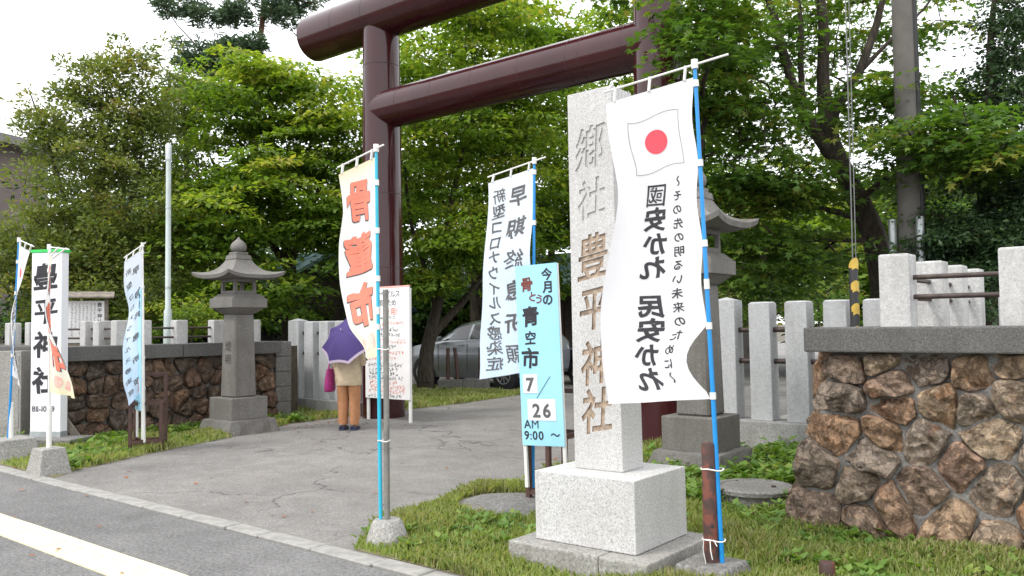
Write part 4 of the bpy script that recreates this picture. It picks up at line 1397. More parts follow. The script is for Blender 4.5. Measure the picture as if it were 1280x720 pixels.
# local frame: the person faces +Y (away from the street), height about 1.5 m
pr = thing('person', 'person in beige jacket and orange-brown trousers standing under a purple umbrella', 'person', (-9.74, 8.14, 0.004), math.radians(30))
pr.scale = (.90, .95, 1.0)
V = [(0, 0, .82), (0, .0, .98), (0, -.01, 1.16), (0, 0, 1.25), (0, .015, 1.31), (0, .02, 1.38), (0, .02, 1.45),
     (-.085, 0, .76), (-.09, .01, .43), (-.09, -.01, .09), (-.09, .10, .035),
     (.085, 0, .76), (.095, .01, .43), (.10, -.02, .09), (.115, .09, .035),
     (-.17, -.01, 1.21), (-.215, .0, .98), (-.20, .05, .78), (-.20, .06, .73),
     (.17, -.01, 1.21), (.23, .02, 1.00), (.17, .14, 1.10), (.155, .155, 1.14)]
Ed = [(0, 1), (1, 2), (2, 3), (3, 4), (4, 5), (5, 6), (0, 7), (7, 8), (8, 9), (9, 10), (0, 11), (11, 12), (12, 13), (13, 14), (2, 15), (15, 16), (16, 17), (17, 18), (2, 19), (19, 20), (20, 21), (21, 22)]
Rd = [(.13, .10), (.115, .09), (.13, .09), (.055, .05), (.05, .05), (.078, .088), (.06, .07), .075, .055, .036, (.036, .025), .075, .055, .036, (.036, .025), .05, .04, .03, .03, .05, .04, .03, .03]
# five fingers on each hand, rooted in the palm
for hv, fwd, side in ((18, Vector((0, .25, -1)).normalized(), Vector((0, 1, 0))), (22, Vector((-.5, -.3, .8)).normalized(), Vector((-.3, -.9, -.2)).normalized())):
    hp = Vector(V[hv])
    for q in range(5):
        o_ = (q - 1.5) * .017
        ln = (.05, .06, .063, .058, .045)[q]
        if q == 4:
            a = hp + side * .035 + fwd * .0
            b = a + (fwd * .6 + side * .6) * .04
        else:
            a = hp + side * o_ + fwd * .035
            b = a + fwd * ln * .6
        c = b + (fwd * .5 + Vector((.5 if hv == 18 else .6, .1, 0))) * ln * .5
        i0 = len(V)
        V += [tuple(a), tuple(b), tuple(c)]
        Ed += [(hv, i0), (i0, i0 + 1), (i0 + 1, i0 + 2)]
        Rd += [.010, .009, .007]
body = skin_mesh('body', V, Ed, Rd, M['skin'], pr, 2)
mb = MB()
ring_loft(mb, [(0, -.01, .66, .215, .155), (0, -.01, .69, .217, .157), (0, -.01, .72, .22, .16), (0, -.01, .76, .22, .16), (0, -.01, .80, .22, .16), (0, -.01, .85, .215, .155), (0, -.01, .90, .212, .152), (0, -.01, .95, .208, .148), (0, -.01, 1.0, .205, .145), (0, -.01, 1.06, .203, .14), (0, -.015, 1.12, .20, .135), (0, -.01, 1.20, .175, .11), (0, 0, 1.26, .075, .07), (0, 0, 1.285, .065, .06)], 28, cap=False)
for a, b, c in (((-.165, -.01, 1.19), (-.225, 0, .97), (-.205, .05, .80)), ((.165, -.01, 1.19), (.24, .02, .99), (.175, .13, 1.09))):
    mb.tube([Vector(a) + Vector((0, 0, .02)), Vector(a).lerp(Vector(b), .5), b, Vector(b).lerp(Vector(c), .6), c], [.072, .066, .06, .054, .05], 14)
def folds(mb, amp, fx, fz):
    out = []
    for x_, y_, z_ in mb.v:
        k_ = amp * (mnoise.noise(Vector((x_ * fx, y_ * fx, z_ * fz))) + .6 * mnoise.noise(Vector((x_ * fx * 2.3 + 5, y_ * fx * 2.3, z_ * fz * 2.1))))
        l_ = math.hypot(x_, y_) + 1e-6
        out.append((x_ + x_ / l_ * k_, y_ + y_ / l_ * k_, z_))
    mb.v = out
folds(mb, .016, 9, 14)
jk = mb.build('jacket', M['jacket'], pr, smooth=True, angle=60)
mb = MB()
for sx in (-1, 1):
    cx = sx * .098
    ring_loft(mb, [(cx, 0, .085, .075, .085), (cx, 0, .12, .077, .088), (cx, .003, .16, .080, .09), (cx, .004, .20, .081, .091), (cx, .005, .25, .083, .092), (cx, .007, .31, .085, .095), (cx, .01, .38, .088, .098), (cx, .012, .45, .09, .10), (cx, .006, .53, .095, .11), (cx * .95, .0, .62, .10, .12), (cx * .85, -.01, .76, .105, .13), (cx * .8, -.01, .9, .10, .12)], 18)
folds(mb, .014, 12, 11)
mb.build('trousers', M['trousers'], pr, smooth=True, angle=60)
for sx, dy in ((-1, 0), (1, -.01)):
    mb = MB()
    P = [(sx * .092 + (.012 if sx > 0 else 0) + x_, y_ + dy) for x_, y_ in ((-.042, -.10), (.042, -.10), (.05, -.02), (.052, .08), (.03, .15), (-.02, .155), (-.048, .09), (-.046, -.02))]
    mb.prism(P, 0.0, .028)
    mb.tube([(P[7][0] - .002, .03 + dy, .02), (sx * .095, .05 + dy, .085), (P[2][0] + .002, .03 + dy, .02)], .017, 8)
    mb.tube([(P[6][0], .09 + dy, .02), (sx * .1, .10 + dy, .07), (P[3][0], .09 + dy, .02)], .016, 8)
    mb.tube([(P[0][0], -.08 + dy, .03), (sx * .095, -.098 + dy, .07), (P[1][0], -.08 + dy, .03)], .015, 8)
    mb.build('sandal', M['sandal'], pr, smooth=True)
mb = MB().grid(lambda u, v: (lambda a, b: (.086 * math.cos(a) * math.sin(b), .02 - .012 + .098 * math.sin(a) * math.sin(b), 1.405 + .10 * math.cos(b)))(2 * PI * u, .02 + v * (1.75 if True else 1)), 24, 12)
mb.v = [(x_, y_ - (.02 if z_ < 1.42 and y_ > .05 else 0), z_ + (.05 if z_ < 1.43 and y_ > .04 else 0)) for x_, y_, z_ in mb.v]
mb.build('hair', M['hair'], pr, smooth=True, angle=180)
# face details on the far side
for sx in (-1, 1):
    MB().tube([(sx * .032, .098, 1.40), (sx * .032, .106, 1.40)], .009, 8).build('eye', M['ink_black'], pr)
MB().frustum(0, .10, 1.365, 1.40, .014, .022, .006, .008).build('nose', M['skin'], pr, bevel=.004)
MB().box(-.024, .024, .088, .098, 1.335, 1.343).build('mouth', M['ink_brown'], pr)
# bag hanging from the left forearm
bg_ = thing('shoulder_bag', 'magenta cloth bag hanging at the side of the person', 'bag', (-9.74, 8.14, 0.004), math.radians(30))
mb = MB()
ring_loft(mb, [(-.30, .02, .56, .055, .13), (-.30, .02, .60, .07, .15), (-.295, .02, .75, .06, .15), (-.285, .02, .90, .035, .13)], 18)
bdy = mb.build('body', M['bag_magenta'], bg_, smooth=True, angle=70)
MB().tube([(-.285, -.08, .89), (-.25, -.05, 1.08), (-.20, -.02, 1.245), (-.235, .06, 1.10), (-.285, .11, .89)], .012, 8).build('strap', M['bag_magenta'], bg_, smooth=True)
# umbrella over the shoulder, crown turned to the street
um = thing('umbrella', 'purple umbrella with pale hem held over the shoulder of the person', 'umbrella', (-9.74, 8.14, 0.0), math.radians(30))
grip = Vector((.16, .165, 1.10))
crown = Vector((.02, -.30, 1.46))
ax = (crown - grip).normalized()
e1 = ax.cross(Vector((0, 0, 1))).normalized()
e2 = e1.cross(ax).normalized()
RAD, DEP = .47, .20
def dome(rr, a, drop=0):
    return crown - ax * (DEP * rr * rr + drop) + (e1 * math.cos(a) + e2 * math.sin(a)) * RAD * rr
A0 = PI / 8
mb, hem = MB(), MB()
for k_ in range(8):
    a0, a1 = A0 + k_ * PI / 4, A0 + (k_ + 1) * PI / 4
    def panel(u, v, lo=0.0, hi=.93):
        rr = lo + (hi - lo) * v
        p, q = dome(rr, a0), dome(rr, a1)
        m_ = p.lerp(q, u)
        return m_ - ax * .02 * math.sin(u * PI) * rr + (crown - m_).normalized() * .035 * math.sin(u * PI) * rr * rr
    mb.grid(panel, 6, 8)
    hem.grid(lambda u, v: panel(u, v, .93, 1.0), 6, 1)
mb.build('canopy', M['umbrella_cloth'], um, smooth=True, angle=12)
hem.build('hem', M['umbrella_hem'], um, smooth=True, angle=12)
for k_ in range(8):
    a = A0 + k_ * PI / 4
    MB().tube([dome(rr, a, .006) for rr in (.03, .35, .7, 1.0)], .003, 5).build('rib', M['galvanised'], um)
MB().tube([grip - ax * .12, crown + ax * .05], .006, 8).build('shaft', M['galvanised'], um, smooth=True)
MB().tube([grip - ax * .14, grip + ax * .03], .014, 10).build('handle', M['wood_grey'], um, smooth=True)

# ------------------------------------------------------------------ cars
def car(label, loc, rz, paint, L_=4.2):
    """five-door hatchback, front towards -X of its own frame"""
    t = thing('parked_car', label, 'car', loc, rz)
    # stations along the length: x, sill z, bonnet/belt z, roof z, half width at sill, belt, roof
    st = [(-2.10, .34, .60, .60, .62, .66, .60), (-2.0, .24, .78, .78, .76, .80, .70), (-1.6, .20, .90, .90, .82, .84, .72), (-1.05, .20, .97, .985, .84, .85, .70), (-.75, .20, .99, 1.16, .84, .85, .66), (-.3, .20, 1.0, 1.385, .84, .855, .62), (.2, .20, 1.01, 1.47, .84, .855, .61), (.9, .20, 1.03, 1.47, .84, .855, .61), (1.5, .22, 1.06, 1.41, .83, .84, .60), (1.85, .26, 1.08, 1.28, .80, .82, .59), (2.05, .32, .98, 1.02, .74, .76, .60), (2.10, .40, .80, .80, .68, .70, .60)]
    def sect(s_):
        x_, z0_, zb, zr, w0, wb, wr_ = s_
        return [(x_, -w0 + .06, z0_), (x_, -w0, z0_ + .12), (x_, -(w0 + wb) / 2 - .015, (z0_ + zb) / 2), (x_, -wb, zb - .06), (x_, -wb + .03, zb), (x_, -wr_ - .0, zb + (zr - zb) * .72), (x_, -wr_ + .10, zb + (zr - zb) * .96), (x_, -wr_ * .45, zr)]
    rows = []
    for s_ in st:
        h_ = sect(s_)
        rows.append(h_ + [(x_, -y_, z_) for x_, y_, z_ in reversed(h_)])
    n = len(rows[0])
    vs = [p for r_ in rows for p in r_]
    fs = [(i * n + k_, i * n + k_ + 1, (i + 1) * n + k_ + 1, (i + 1) * n + k_) for i in range(len(rows) - 1) for k_ in range(n - 1)]
    fs += [(i * n + n - 1, i * n, (i + 1) * n, (i + 1) * n + n - 1) for i in range(len(rows) - 1)]
    fs += [tuple(range(n)), tuple(reversed(range((len(rows) - 1) * n, len(rows) * n)))]
    body = MB().add(vs, fs)
    bo = body.build('body', paint, t, smooth=True, angle=50)
    for sx in (-1.28, 1.28):
        for sy in (-1, 1):
            MB().tube([(sx, sy * .60, .31), (sx, sy * .872, .31)], .345, 32).build('wheel_arch', M['car_trim'], t, smooth=True)
            w = MB().tube([(sx, sy * .68, .30), (sx, sy * .875, .30), (sx, sy * .89, .30)], [.30, .30, .27], 32).build('wheel', M['tyre'], t, smooth=True, angle=40)
            MB().tube([(sx, sy * .80, .30), (sx, sy * .893, .30)], .195, 28).build('rim_back', M['car_trim'], w, smooth=True)
            mb = MB()
            for q in range(9):
                a = 2 * PI * q / 9
                d_ = Vector((math.cos(a), 0, math.sin(a)))
                e_ = Vector((-math.sin(a), 0, math.cos(a)))
                c_ = Vector((sx, sy * .9, .30))
                mb.add([c_ + d_ * .03 - e_ * .02, c_ + d_ * .195 - e_ * .016, c_ + d_ * .195 + e_ * .016, c_ + d_ * .03 + e_ * .02], [(0, 1, 2, 3)])
            mb.tube([(sx, sy * .892, .30), (sx, sy * .905, .30)], .045, 16)
            pts = [(sx + .197 * math.cos(2 * PI * q / 32), sy * .895, .30 + .197 * math.sin(2 * PI * q / 32)) for q in range(33)]
            mb.tube(pts, .012, 6)
            mb.build('rim', M['rim_alloy'], w)
    # side glass, on the body side between belt and roof
    def side_z(x_):
        for a, b in zip(st, st[1:]):
            if a[0] <= x_ <= b[0]:
                k_ = (x_ - a[0]) / (b[0] - a[0])
                return [a[i] + (b[i] - a[i]) * k_ for i in range(7)]
    def glass(x0_, x1_, sy, name='side_window'):
        N = 8
        lo, hi = [], []
        for i in range(N + 1):
            x_ = x0_ + (x1_ - x0_) * i / N
            _, _, zb, zr, _, wb, wr_ = side_z(x_)
            for arr, k_ in ((lo, .10), (hi, .80 if zr - zb > .12 else .6)):
                kk = k_
                y_ = (wb - .03) + (wr_ - wb + .03) * min(1, kk / .72) + (-.10 * max(0, (kk - .72) / .24))
                arr.append((x_, sy * (y_ + .012), zb + (zr - zb) * kk))
        mb = MB().add(lo + hi, [(i, i + 1, N + 2 + i, N + 1 + i) for i in range(N)])
        mb.build(name, M['car_glass'], t, smooth=True)
    for sy in (-1, 1):
        glass(-.82, .12, sy); glass(.2, 1.02, sy); glass(1.1, 1.6, sy)
        for x_ in (.16, 1.06):
            pass
        for x_ in (.0, .95):
            MB().box(x_ - .10, x_ + .08, sy * .862 - .012, sy * .862 + .012, .90, .93).build('door_handle', paint, t, bevel=.005)
        for x_ in (-.78, .16, 1.05):
            pts = [(x_, sy * (.84 + .012), .34), (x_, sy * .862, .62), (x_, sy * .862, .95)]
            MB().tube(pts, .006, 5).build('door_seam', M['car_trim'], t)
        MB().box(-.80, -.62, sy * .98 - .09, sy * .98 + .09, 1.0, 1.12).build('mirror', paint, t, bevel=.03)
        MB().tube([(-1.95, sy * .62, .70), (-1.72, sy * .79, .80)], [.06, .05], 10).build('headlight', M['lamp_clear'], t, smooth=True)
        MB().tube([(2.0, sy * .66, .92), (1.93, sy * .74, 1.02)], [.06, .05], 10).build('tail_light', M['ink_red'], t, smooth=True)
    mb = MB().add([(-1.0, -.62, 1.01), (-1.0, .62, 1.01), (-.33, .52, 1.39), (-.33, -.52, 1.39)], [(0, 1, 2, 3)])
    mb.build('windscreen', M['car_glass'], t)
    return t
sv = car('silver hatchback parked beyond the grass behind the pale blue flag', (-14.05, 16.15, 0.004), 0.03, M['car_silver'])
sv.scale = (1.02, 1.0, 1.12)
car('black car parked beyond the drive behind the granite monument', (-10.65, 18.2, 0.004), 0.05, M['car_dark'])
car('dark car parked behind the near stone picket fence', (-4.6, 20.5, 0.006), 0.02, M['car_dark'])
car('pale silver car parked far behind the near stone picket fence', (-9.5 + 10.5, 22.5, 0.006), 0.0, M['car_silver'])

# ------------------------------------------------------------------ small things
t = thing('barrier_block', 'low concrete block with brown bent posts in front of the silver car', 'barrier', (-13.3, 14.5, 0.02), .45)
MB().box(-.55, .05, -.18, .18, 0, .24).build('block', M['concrete_dark'], t, bevel=.015)
MB().box(.06, .62, -.17, .17, 0, .27).build('block', M['concrete_dark'], t, bevel=.015)
for x_, dx in ((-.35, .0), (-.08, -.1), (.42, .02), (-.9, .02)):
    MB().tube([(x_, 0, 0.0), (x_ + dx, .02, .98)], .045, 10).build('post', M['steel_brown'], t, smooth=True)
t = thing('well_cover', 'round concrete cover lying in the grass near the rusty post', 'concrete cover', (-2.93, 6.80, 0.0))
MB().lathe([(.31, -.02), (.31, .10), (.335, .105), (.335, .135), (.32, .145), (.275, .145), (.27, .138)], 40).build('disc', M['concrete_dark'], t, smooth=True, angle=35)
MB().lathe([(.02, .138), (.02, .15)], 12).build('lifting_eye', M['rusty_pipe'], t, (.15, 0.05, 0))
t = thing('pipe_stub', 'short rusty pipe stub sticking out of the grass in front of the rubble wall', 'pipe stub', (-1.70, 4.94, 0))
MB().lathe([(.045, -.02), (.045, .12), (.04, .13), (.02, .131)], 24).build('pipe', M['rusty_pipe'], t, smooth=True, angle=50)
def blob_stone(name, label, cat, loc, sx, sy, sz, mat, seed, n=14):
    mb = MB().grid(lambda u, v: (lambda a, b: (sx * math.cos(a) * math.sin(b) * (1 + .14 * vnoise(3 * math.cos(a), 3 * math.sin(a), b * 2, seed)), sy * math.sin(a) * math.sin(b) * (1 + .12 * vnoise(3 * math.sin(a), b, 3 * math.cos(a), seed + 2)), sz * max(-.3, math.cos(b)) * (1 + .1 * vnoise(2 * math.cos(a), b * 3, 2 * math.sin(a), seed + 4))))(2 * PI * u, .01 + v * 2.0), n, 8)
    o = mb.build(name, mat, None, loc, smooth=True, angle=40)
    return tag(o, label, cat)
blob_stone('field_stone', 'small grey flat stone in the grass beside the rusty post', 'stone', (-2.32, 5.32, .0), .13, .09, .06, M['concrete_dark'], 3)
blob_stone('concrete_pad', 'rough low concrete mound under the brown steel stand', 'concrete pad', (-4.46, 5.50, -.01), .54, .48, .085, M['concrete_dark'], 9, 24)

# lamp post, utility pole and guy wire
t = thing('lamp_post', 'slim pale grey steel pole rising above the far rubble wall', 'pole', (-13.0, 7.1, 1.2))
MB().lathe([(.072, 0), (.062, .62), (.044, .66), (.04, 3.28), (.042, 3.34)], 18).build('tube', M['lamp_paint'], t, smooth=True, angle=50)
MB().lathe([(.05, 3.10), (.052, 3.34), (.03, 3.36)], 18).build('cap', M['galvanised'], t, smooth=True, angle=50)
for z in (.98, 2.3):
    MB().lathe([(.047, z), (.047, z + .04)], 18).build('band', M['galvanised'], t, smooth=True)
t = thing('utility_pole', 'thick concrete utility pole among the maple branches behind the fence', 'utility pole', (-2.88, 11.95, 0))
MB().lathe([(.17, 0), (.15, 4), (.125, 10)], 24).build('shaft', M['concrete_pole'], t, smooth=True)
MB().tube([(.17, -.03, 0), (.15, -.03, 4), (.12, -.03, 9.5)], .035, 10).build('cable_duct', M['car_trim'], t, smooth=True)
for dx, dy in ((-.20, -.10), (.15, -.16)):
    MB().tube([(dx, dy, 0), (dx, dy, 2.85)], .055, 14).build('metal_duct', M['galvanised'], t, smooth=True)
t = thing('guy_wire', 'steel guy wire with yellow and black striped guard above the near wall', 'guy wire', (-2.74, 8.98, 0))
MB().tube([(0, 0, 0), (-.02, .16, 9)], .007, 6).build('wire', M['wire_grey'], t)
MB().tube([(.03, 0, 0), (.02, .16, 9)], .005, 6).build('wire', M['wire_grey'], t)
gd = MB().tube([(0.005, .01, .2), (0, .03, 2.06)], .045, 16).build('guard', M['paint_black'], t, smooth=True)
for i in range(8):
    z = .35 + i * .235
    mb = MB()
    N = 16
    lo = [(.003 + .0475 * math.cos(2 * PI * k_ / N), .012 + z * .01 + .0475 * math.sin(2 * PI * k_ / N), z + .06 * math.cos(2 * PI * k_ / N + .8)) for k_ in range(N)]
    hi = [(a, b, c + .11) for a, b, c in lo]
    mb.add(lo + hi, [(k_, (k_ + 1) % N, N + (k_ + 1) % N, N + k_) for k_ in range(N)])
    mb.build('stripe', M['paint_yellow'], gd, smooth=True)

# ------------------------------------------------------------------ buildings behind the trees
def roof_gable(mb, x0_, x1_, y0_, y1_, ze, zr, ov=.5, th=.12):
    ym = (y0_ + y1_) / 2
    sl = (zr - ze) / (ym - y0_)
    P = [(y0_ - ov, ze - ov * sl), (ym, zr), (y1_ + ov, ze - ov * sl)]
    vs = [(x_, y_, z_ + dz) for dz in (0, th) for x_ in (x0_ - ov, x1_ + ov) for y_, z_ in P]
    mb.add(vs, [(0, 3, 4, 1), (1, 4, 5, 2), (6, 7, 10, 9), (7, 8, 11, 10), (0, 1, 7, 6), (1, 2, 8, 7), (3, 9, 10, 4), (4, 10, 11, 5), (0, 6, 9, 3), (2, 5, 11, 8)])

# shrine office: gable end towards the drive, blue metal roof
t = thing('shrine_building', 'low dark timber building with blue metal roof behind the stone fence', 'building', (-24.0, 17.0, 0))
MB().box(-5, 2.2, -3.0, 3.0, 0, 2.35).build('wall', M['timber_dark'], t)
mb = MB(); roof_gable(mb, -5, 2.2, -3.0, 3.0, 2.35, 3.8, .7)
rf = mb.build('roof', M['roof_blue'], t)
for i in range(18):
    xx = -5.5 + i * .46
    for sy in (-1, 1):
        MB().tube([(xx, sy * 3.68, 2.36 - .7 * .483 + .145), (xx, 0, 3.94)], .018, 5).build('roof_batten', M['roof_blue'], rf)
MB().add([(2.21, -2.9, 2.35), (2.21, 2.9, 2.35), (2.21, 0, 3.7)], [(0, 1, 2)]).build('gable', M['timber_dark'], t)
for y_ in (-1.8, 0.0, 1.8):
    w = MB().box(2.201, 2.24, y_ - .55, y_ + .55, .9, 1.9).build('window', M['timber_dark'], t)
    MB().box(2.241, 2.25, y_ - .48, y_ + .48, .97, 1.83).build('pane', M['car_glass'], w)
# dark hall behind the cars
t = thing('dark_hall', 'dark timber hall in the shade behind the parked silver car', 'building', (-19.5, 27.0, 0))
MB().box(-7, 7, -3, 3, 0, 2.9).build('wall', M['timber_dark'], t)
for i in range(26):
    MB().box(-6.9 + i * .54, -6.82 + i * .54, -3.05, -3.001, .3, 2.8).build('lattice_bar', M['steel_brown'], t)
mb = MB(); roof_gable(mb, -7, 7, -3, 3, 2.9, 4.2, .9)
mb.build('roof', M['roof_blue'], t)
# taupe house at the picture's left edge
t = thing('house', 'taupe house with grey eaves behind the yew trees at the picture edge', 'house', (-43.0, 10.2, 0), math.radians(0))
MB().box(-6, 5.2, -7, 5.0, 0, 9.2).build('wall', M['wall_taupe'], t)
mb = MB().add([(-6.6, -7.6, 10.2), (6.0, -7.6, 10.2), (6.0, 5.8, 8.9), (-6.6, 5.8, 8.9), (-6.6, -7.6, 10.55), (6.0, -7.6, 10.55), (6.0, 5.8, 9.25), (-6.6, 5.8, 9.25)], [(3, 2, 1, 0), (4, 5, 6, 7), (0, 1, 5, 4), (1, 2, 6, 5), (2, 3, 7, 6), (3, 0, 4, 7)])
mb.build('eaves', M['fascia_grey'], t)
MB().box(-5, 3.5, -6, 1.2, 10.1, 11.3).build('upper_roof', M['roof_metal'], t)
for y_ in (-5, -2, 1.5):
    w = MB().box(5.201, 5.25, y_ - .7, y_ + .7, 4.6, 6.0).build('window', M['fascia_grey'], t)
    MB().box(5.251, 5.26, y_ - .6, y_ + .6, 4.7, 5.9).build('pane', M['car_glass'], w)

# ------------------------------------------------------------------ vegetation
def np_mesh(name, verts, loops_per_face, mats, tint=None, smooth=False):
    """verts (N,3) laid out face after face, every face with the same number of corners"""
    nv = len(verts)
    nf = nv // loops_per_face
    me = bpy.data.meshes.new(name)
    me.vertices.add(nv)
    me.vertices.foreach_set('co', np.asarray(verts, np.float32).ravel())
    me.loops.add(nv)
    me.loops.foreach_set('vertex_index', np.arange(nv, dtype=np.int32))
    me.polygons.add(nf)
    me.polygons.foreach_set('loop_start', np.arange(0, nv, loops_per_face, dtype=np.int32))
    me.polygons.foreach_set('loop_total', np.full(nf, loops_per_face, np.int32))
    me.materials.append(mats)
    if tint is not None:
        a = me.attributes.new('tint', 'FLOAT', 'POINT')
        a.data.foreach_set('value', np.repeat(np.asarray(tint, np.float32), loops_per_face))
    me.update(calc_edges=True)
    return me

SHAPES = {
    'oval': np.array([(0, 0), (.30, .45), (0, 1.0), (-.30, .45)], float),
    'needle': np.array([(-.10, 0), (.10, 0), (.13, 1.0), (-.13, 1.0)], float),
    'tuft': np.array([(0, 0), (.22, .6), (.05, 1.0), (-.2, .65)], float),
    'maple': np.array([(0, 0), (.42, .10), (.22, .30), (.50, .62), (.14, .52), (0, 1.05), (-.14, .52), (-.50, .62), (-.22, .30), (-.42, .10)], float),
}
def leaves(pos, direc, normal, size, shape):
    """leaf cards: pos (N,3), direc = leaf axis, normal, size (N,)"""
    S = SHAPES[shape]
    d = direc / np.linalg.norm(direc, axis=1, keepdims=True)
    w = np.cross(normal, d)
    w /= np.linalg.norm(w, axis=1, keepdims=True) + 1e-9
    nn = np.cross(d, w)
    P = pos[:, None, :] + size[:, None, None] * (S[None, :, 0:1] * w[:, None, :] + S[None, :, 1:2] * d[:, None, :])
    P = P + nn[:, None, :] * (-0.22 * size[:, None, None]) * ((S[None, :, 1:2] - .4) ** 2 + S[None, :, 0:1] ** 2)
    return P.reshape(-1, 3)

def tree(name, label, cat, base, trunks, blobs, leaf_mat, bark_mat, shape='oval', leaf_size=.09, spray_r=.5, per_spray=90, flat=.22, group=None,
         tip_r=.006, droop=.25, tint=(.5, .2), ytint=.25, shell=.45, seed=1, up=.75, twig_step=.28, min_r=.006, gnarl=.10, spike=0.0, nk=1.0):
    """trunks: polylines of (x, y, z, radius); blobs: (centre, (rx, ry, rz), number of sprays) filled with leaf sprays that hang on grown branches"""
    g_ = np.random.default_rng(seed)
    t = thing(name, label, cat, base, 0, group)
    base = np.array(base)
    nodes, par, rad_fixed = [], [], []
    for tr in trunks:
        prev = None
        pts = [np.array(p[:3], float) for p in tr]
        rs = [p[3] for p in tr]
        for i in range(len(pts) - 1):
            L_ = np.linalg.norm(pts[i + 1] - pts[i])
            n = max(2, int(L_ / .22))
            for q in range(n + (1 if i == len(pts) - 2 else 0)):
                f = q / n
                p = pts[i] * (1 - f) + pts[i + 1] * f
                wig = .35 * gnarl * np.array([math.sin(p[2] * 2.1 + seed), math.sin(p[2] * 1.7 + seed * 2), 0]) if (i or q) else 0
                nodes.append(p + wig)
                rad_fixed.append(rs[i] * (1 - f) + rs[i + 1] * f)
                if prev is None and len(nodes) > 1 and len(par):
                    dd = [np.linalg.norm(nodes[-1] - nodes[k_]) for k_ in range(len(par))]
                    par.append(int(np.argmin(dd)))
                else:
                    par.append(-1 if prev is None else prev)
                prev = len(nodes) - 1
    # spray centres
    cs, rel = [], []
    for c, rr, n in blobs:
        n = max(3, int(n * nk))
        c = np.array(c); rr = np.array(rr)
        v = g_.normal(size=(n, 3)); v /= np.linalg.norm(v, axis=1, keepdims=True)
        q = shell + (1 - shell) * g_.random(n) ** .7
        cs.append(c + v * q[:, None] * rr * (1 + .18 * g_.normal(size=(n, 1))))
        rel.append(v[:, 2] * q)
    cs = np.concatenate(cs); rel = np.concatenate(rel)
    tn = np.array(nodes)
    d0 = np.min(np.linalg.norm(cs[:, None] - tn[None], axis=2), axis=1)
    order = np.argsort(d0)
    N = np.array(nodes)
    for i in order:
        c = cs[i]
        diff = c - N
        dist = np.linalg.norm(diff, axis=1)
        pen = np.where(diff[:, 2] < -.1, 1.0 + .5 * np.abs(diff[:, 2]) / (dist + .01), 1.0)
        j = int(np.argmin(dist * pen + .25 * (np.arange(len(N)) < len(tn)) * 0))
        a = N[j]
        L_ = np.linalg.norm(c - a)
        n = max(1, int(L_ / twig_step))
        side = g_.normal(size=3) * gnarl * L_
        prev = j
        new = []
        for q in range(1, n + 1):
            f = q / n
            p = a * (1 - f) + c * f + side * math.sin(f * PI) * .5 + np.array([0, 0, .12 * L_ * math.sin(f * PI)]) + g_.normal(size=3) * .02
            new.append(p); par.append(prev); rad_fixed.append(0)
            prev = len(N) + len(new) - 1
        N = np.vstack([N, np.array(new)])
    cnt = np.zeros(len(N))
    ch = np.zeros(len(N), int)
    for k_ in range(len(N)):
        if par[k_] >= 0: ch[par[k_]] += 1
    cnt[ch == 0] = 1
    for k_ in range(len(N) - 1, len(tn) - 1, -1):
        cnt[par[k_]] += cnt[k_]
    R_ = np.maximum(min_r, tip_r * np.maximum(cnt, 1) ** .5)
    R_[:len(tn)] = np.array(rad_fixed[:len(tn)])
    # branch mesh: one tapering segment per node, joined
    n5 = 6
    ang = np.arange(n5) * 2 * PI / n5
    A = np.array([N[p] if p >= 0 else N[k_] for k_, p in enumerate(par)])
    keep = np.array([p >= 0 for p in par])
    A, B = A[keep], N[keep]
    rb = R_[keep]
    ra = np.array([min(R_[p], R_[k_] * 1.35 + .004) if k_ >= len(tn) else R_[p] for k_, p in enumerate(par) if p >= 0])
    dv = B - A
    ln = np.linalg.norm(dv, axis=1, keepdims=True) + 1e-9
    dv /= ln
    ref = np.where(np.abs(dv[:, 2:3]) < .9, np.array([[0, 0, 1.0]]), np.array([[1.0, 0, 0]]))
    u_ = np.cross(ref, dv); u_ /= np.linalg.norm(u_, axis=1, keepdims=True)
    w_ = np.cross(dv, u_)
    cirA = A[:, None] + ra[:, None, None] * (np.cos(ang)[None, :, None] * u_[:, None] + np.sin(ang)[None, :, None] * w_[:, None]) - dv[:, None] * np.minimum(ra, .05)[:, None, None] * .5
    cirB = B[:, None] + rb[:, None, None] * (np.cos(ang)[None, :, None] * u_[:, None] + np.sin(ang)[None, :, None] * w_[:, None])
    Q = np.stack([cirA, np.roll(cirA, -1, 1), np.roll(cirB, -1, 1), cirB], axis=2).reshape(-1, 3)
    me = np_mesh('trunk', Q - base, 4, bark_mat)
    bm = bmesh.new(); bm.from_mesh(me)
    bmesh.ops.remove_doubles(bm, verts=bm.verts, dist=.0005)
    for f_ in bm.faces: f_.smooth = True
    bm.to_mesh(me); bm.free()
    link('trunk', me, t)
    # leaves
    ns = len(cs)
    tot = ns * per_spray
    sid = np.repeat(np.arange(ns), per_spray)
    sr = spray_r * (0.6 + .8 * g_.random(ns))
    a = g_.random(tot) * 2 * PI
    q = np.sqrt(g_.random(tot))
    tiltv = g_.normal(size=(ns, 2)) * .18
    off = np.stack([np.cos(a) * q, np.sin(a) * q], 1) * sr[sid][:, None]
    z = g_.normal(size=tot) * flat * sr[sid] * .5 - droop * q * q * sr[sid] + (off * tiltv[sid]).sum(1)
    if spike:
        z = z + spike * g_.random(tot) * (1 - q) * sr[sid]
    pos = cs[sid] + np.concatenate([off, z[:, None]], 1)
    direc = np.concatenate([off / (sr[sid][:, None]) + g_.normal(size=(tot, 2)) * .5, (-.25 + g_.normal(size=tot) * .35 + spike * .5)[:, None]], 1)
    nor = g_.normal(size=(tot, 3)) * (1 - up) + np.array([0, 0, up])
    size = leaf_size * (0.65 + .7 * g_.random(tot))
    ts = tint[0] + tint[1] * g_.normal(size=ns) + ytint * np.clip(rel, -.2, 1)
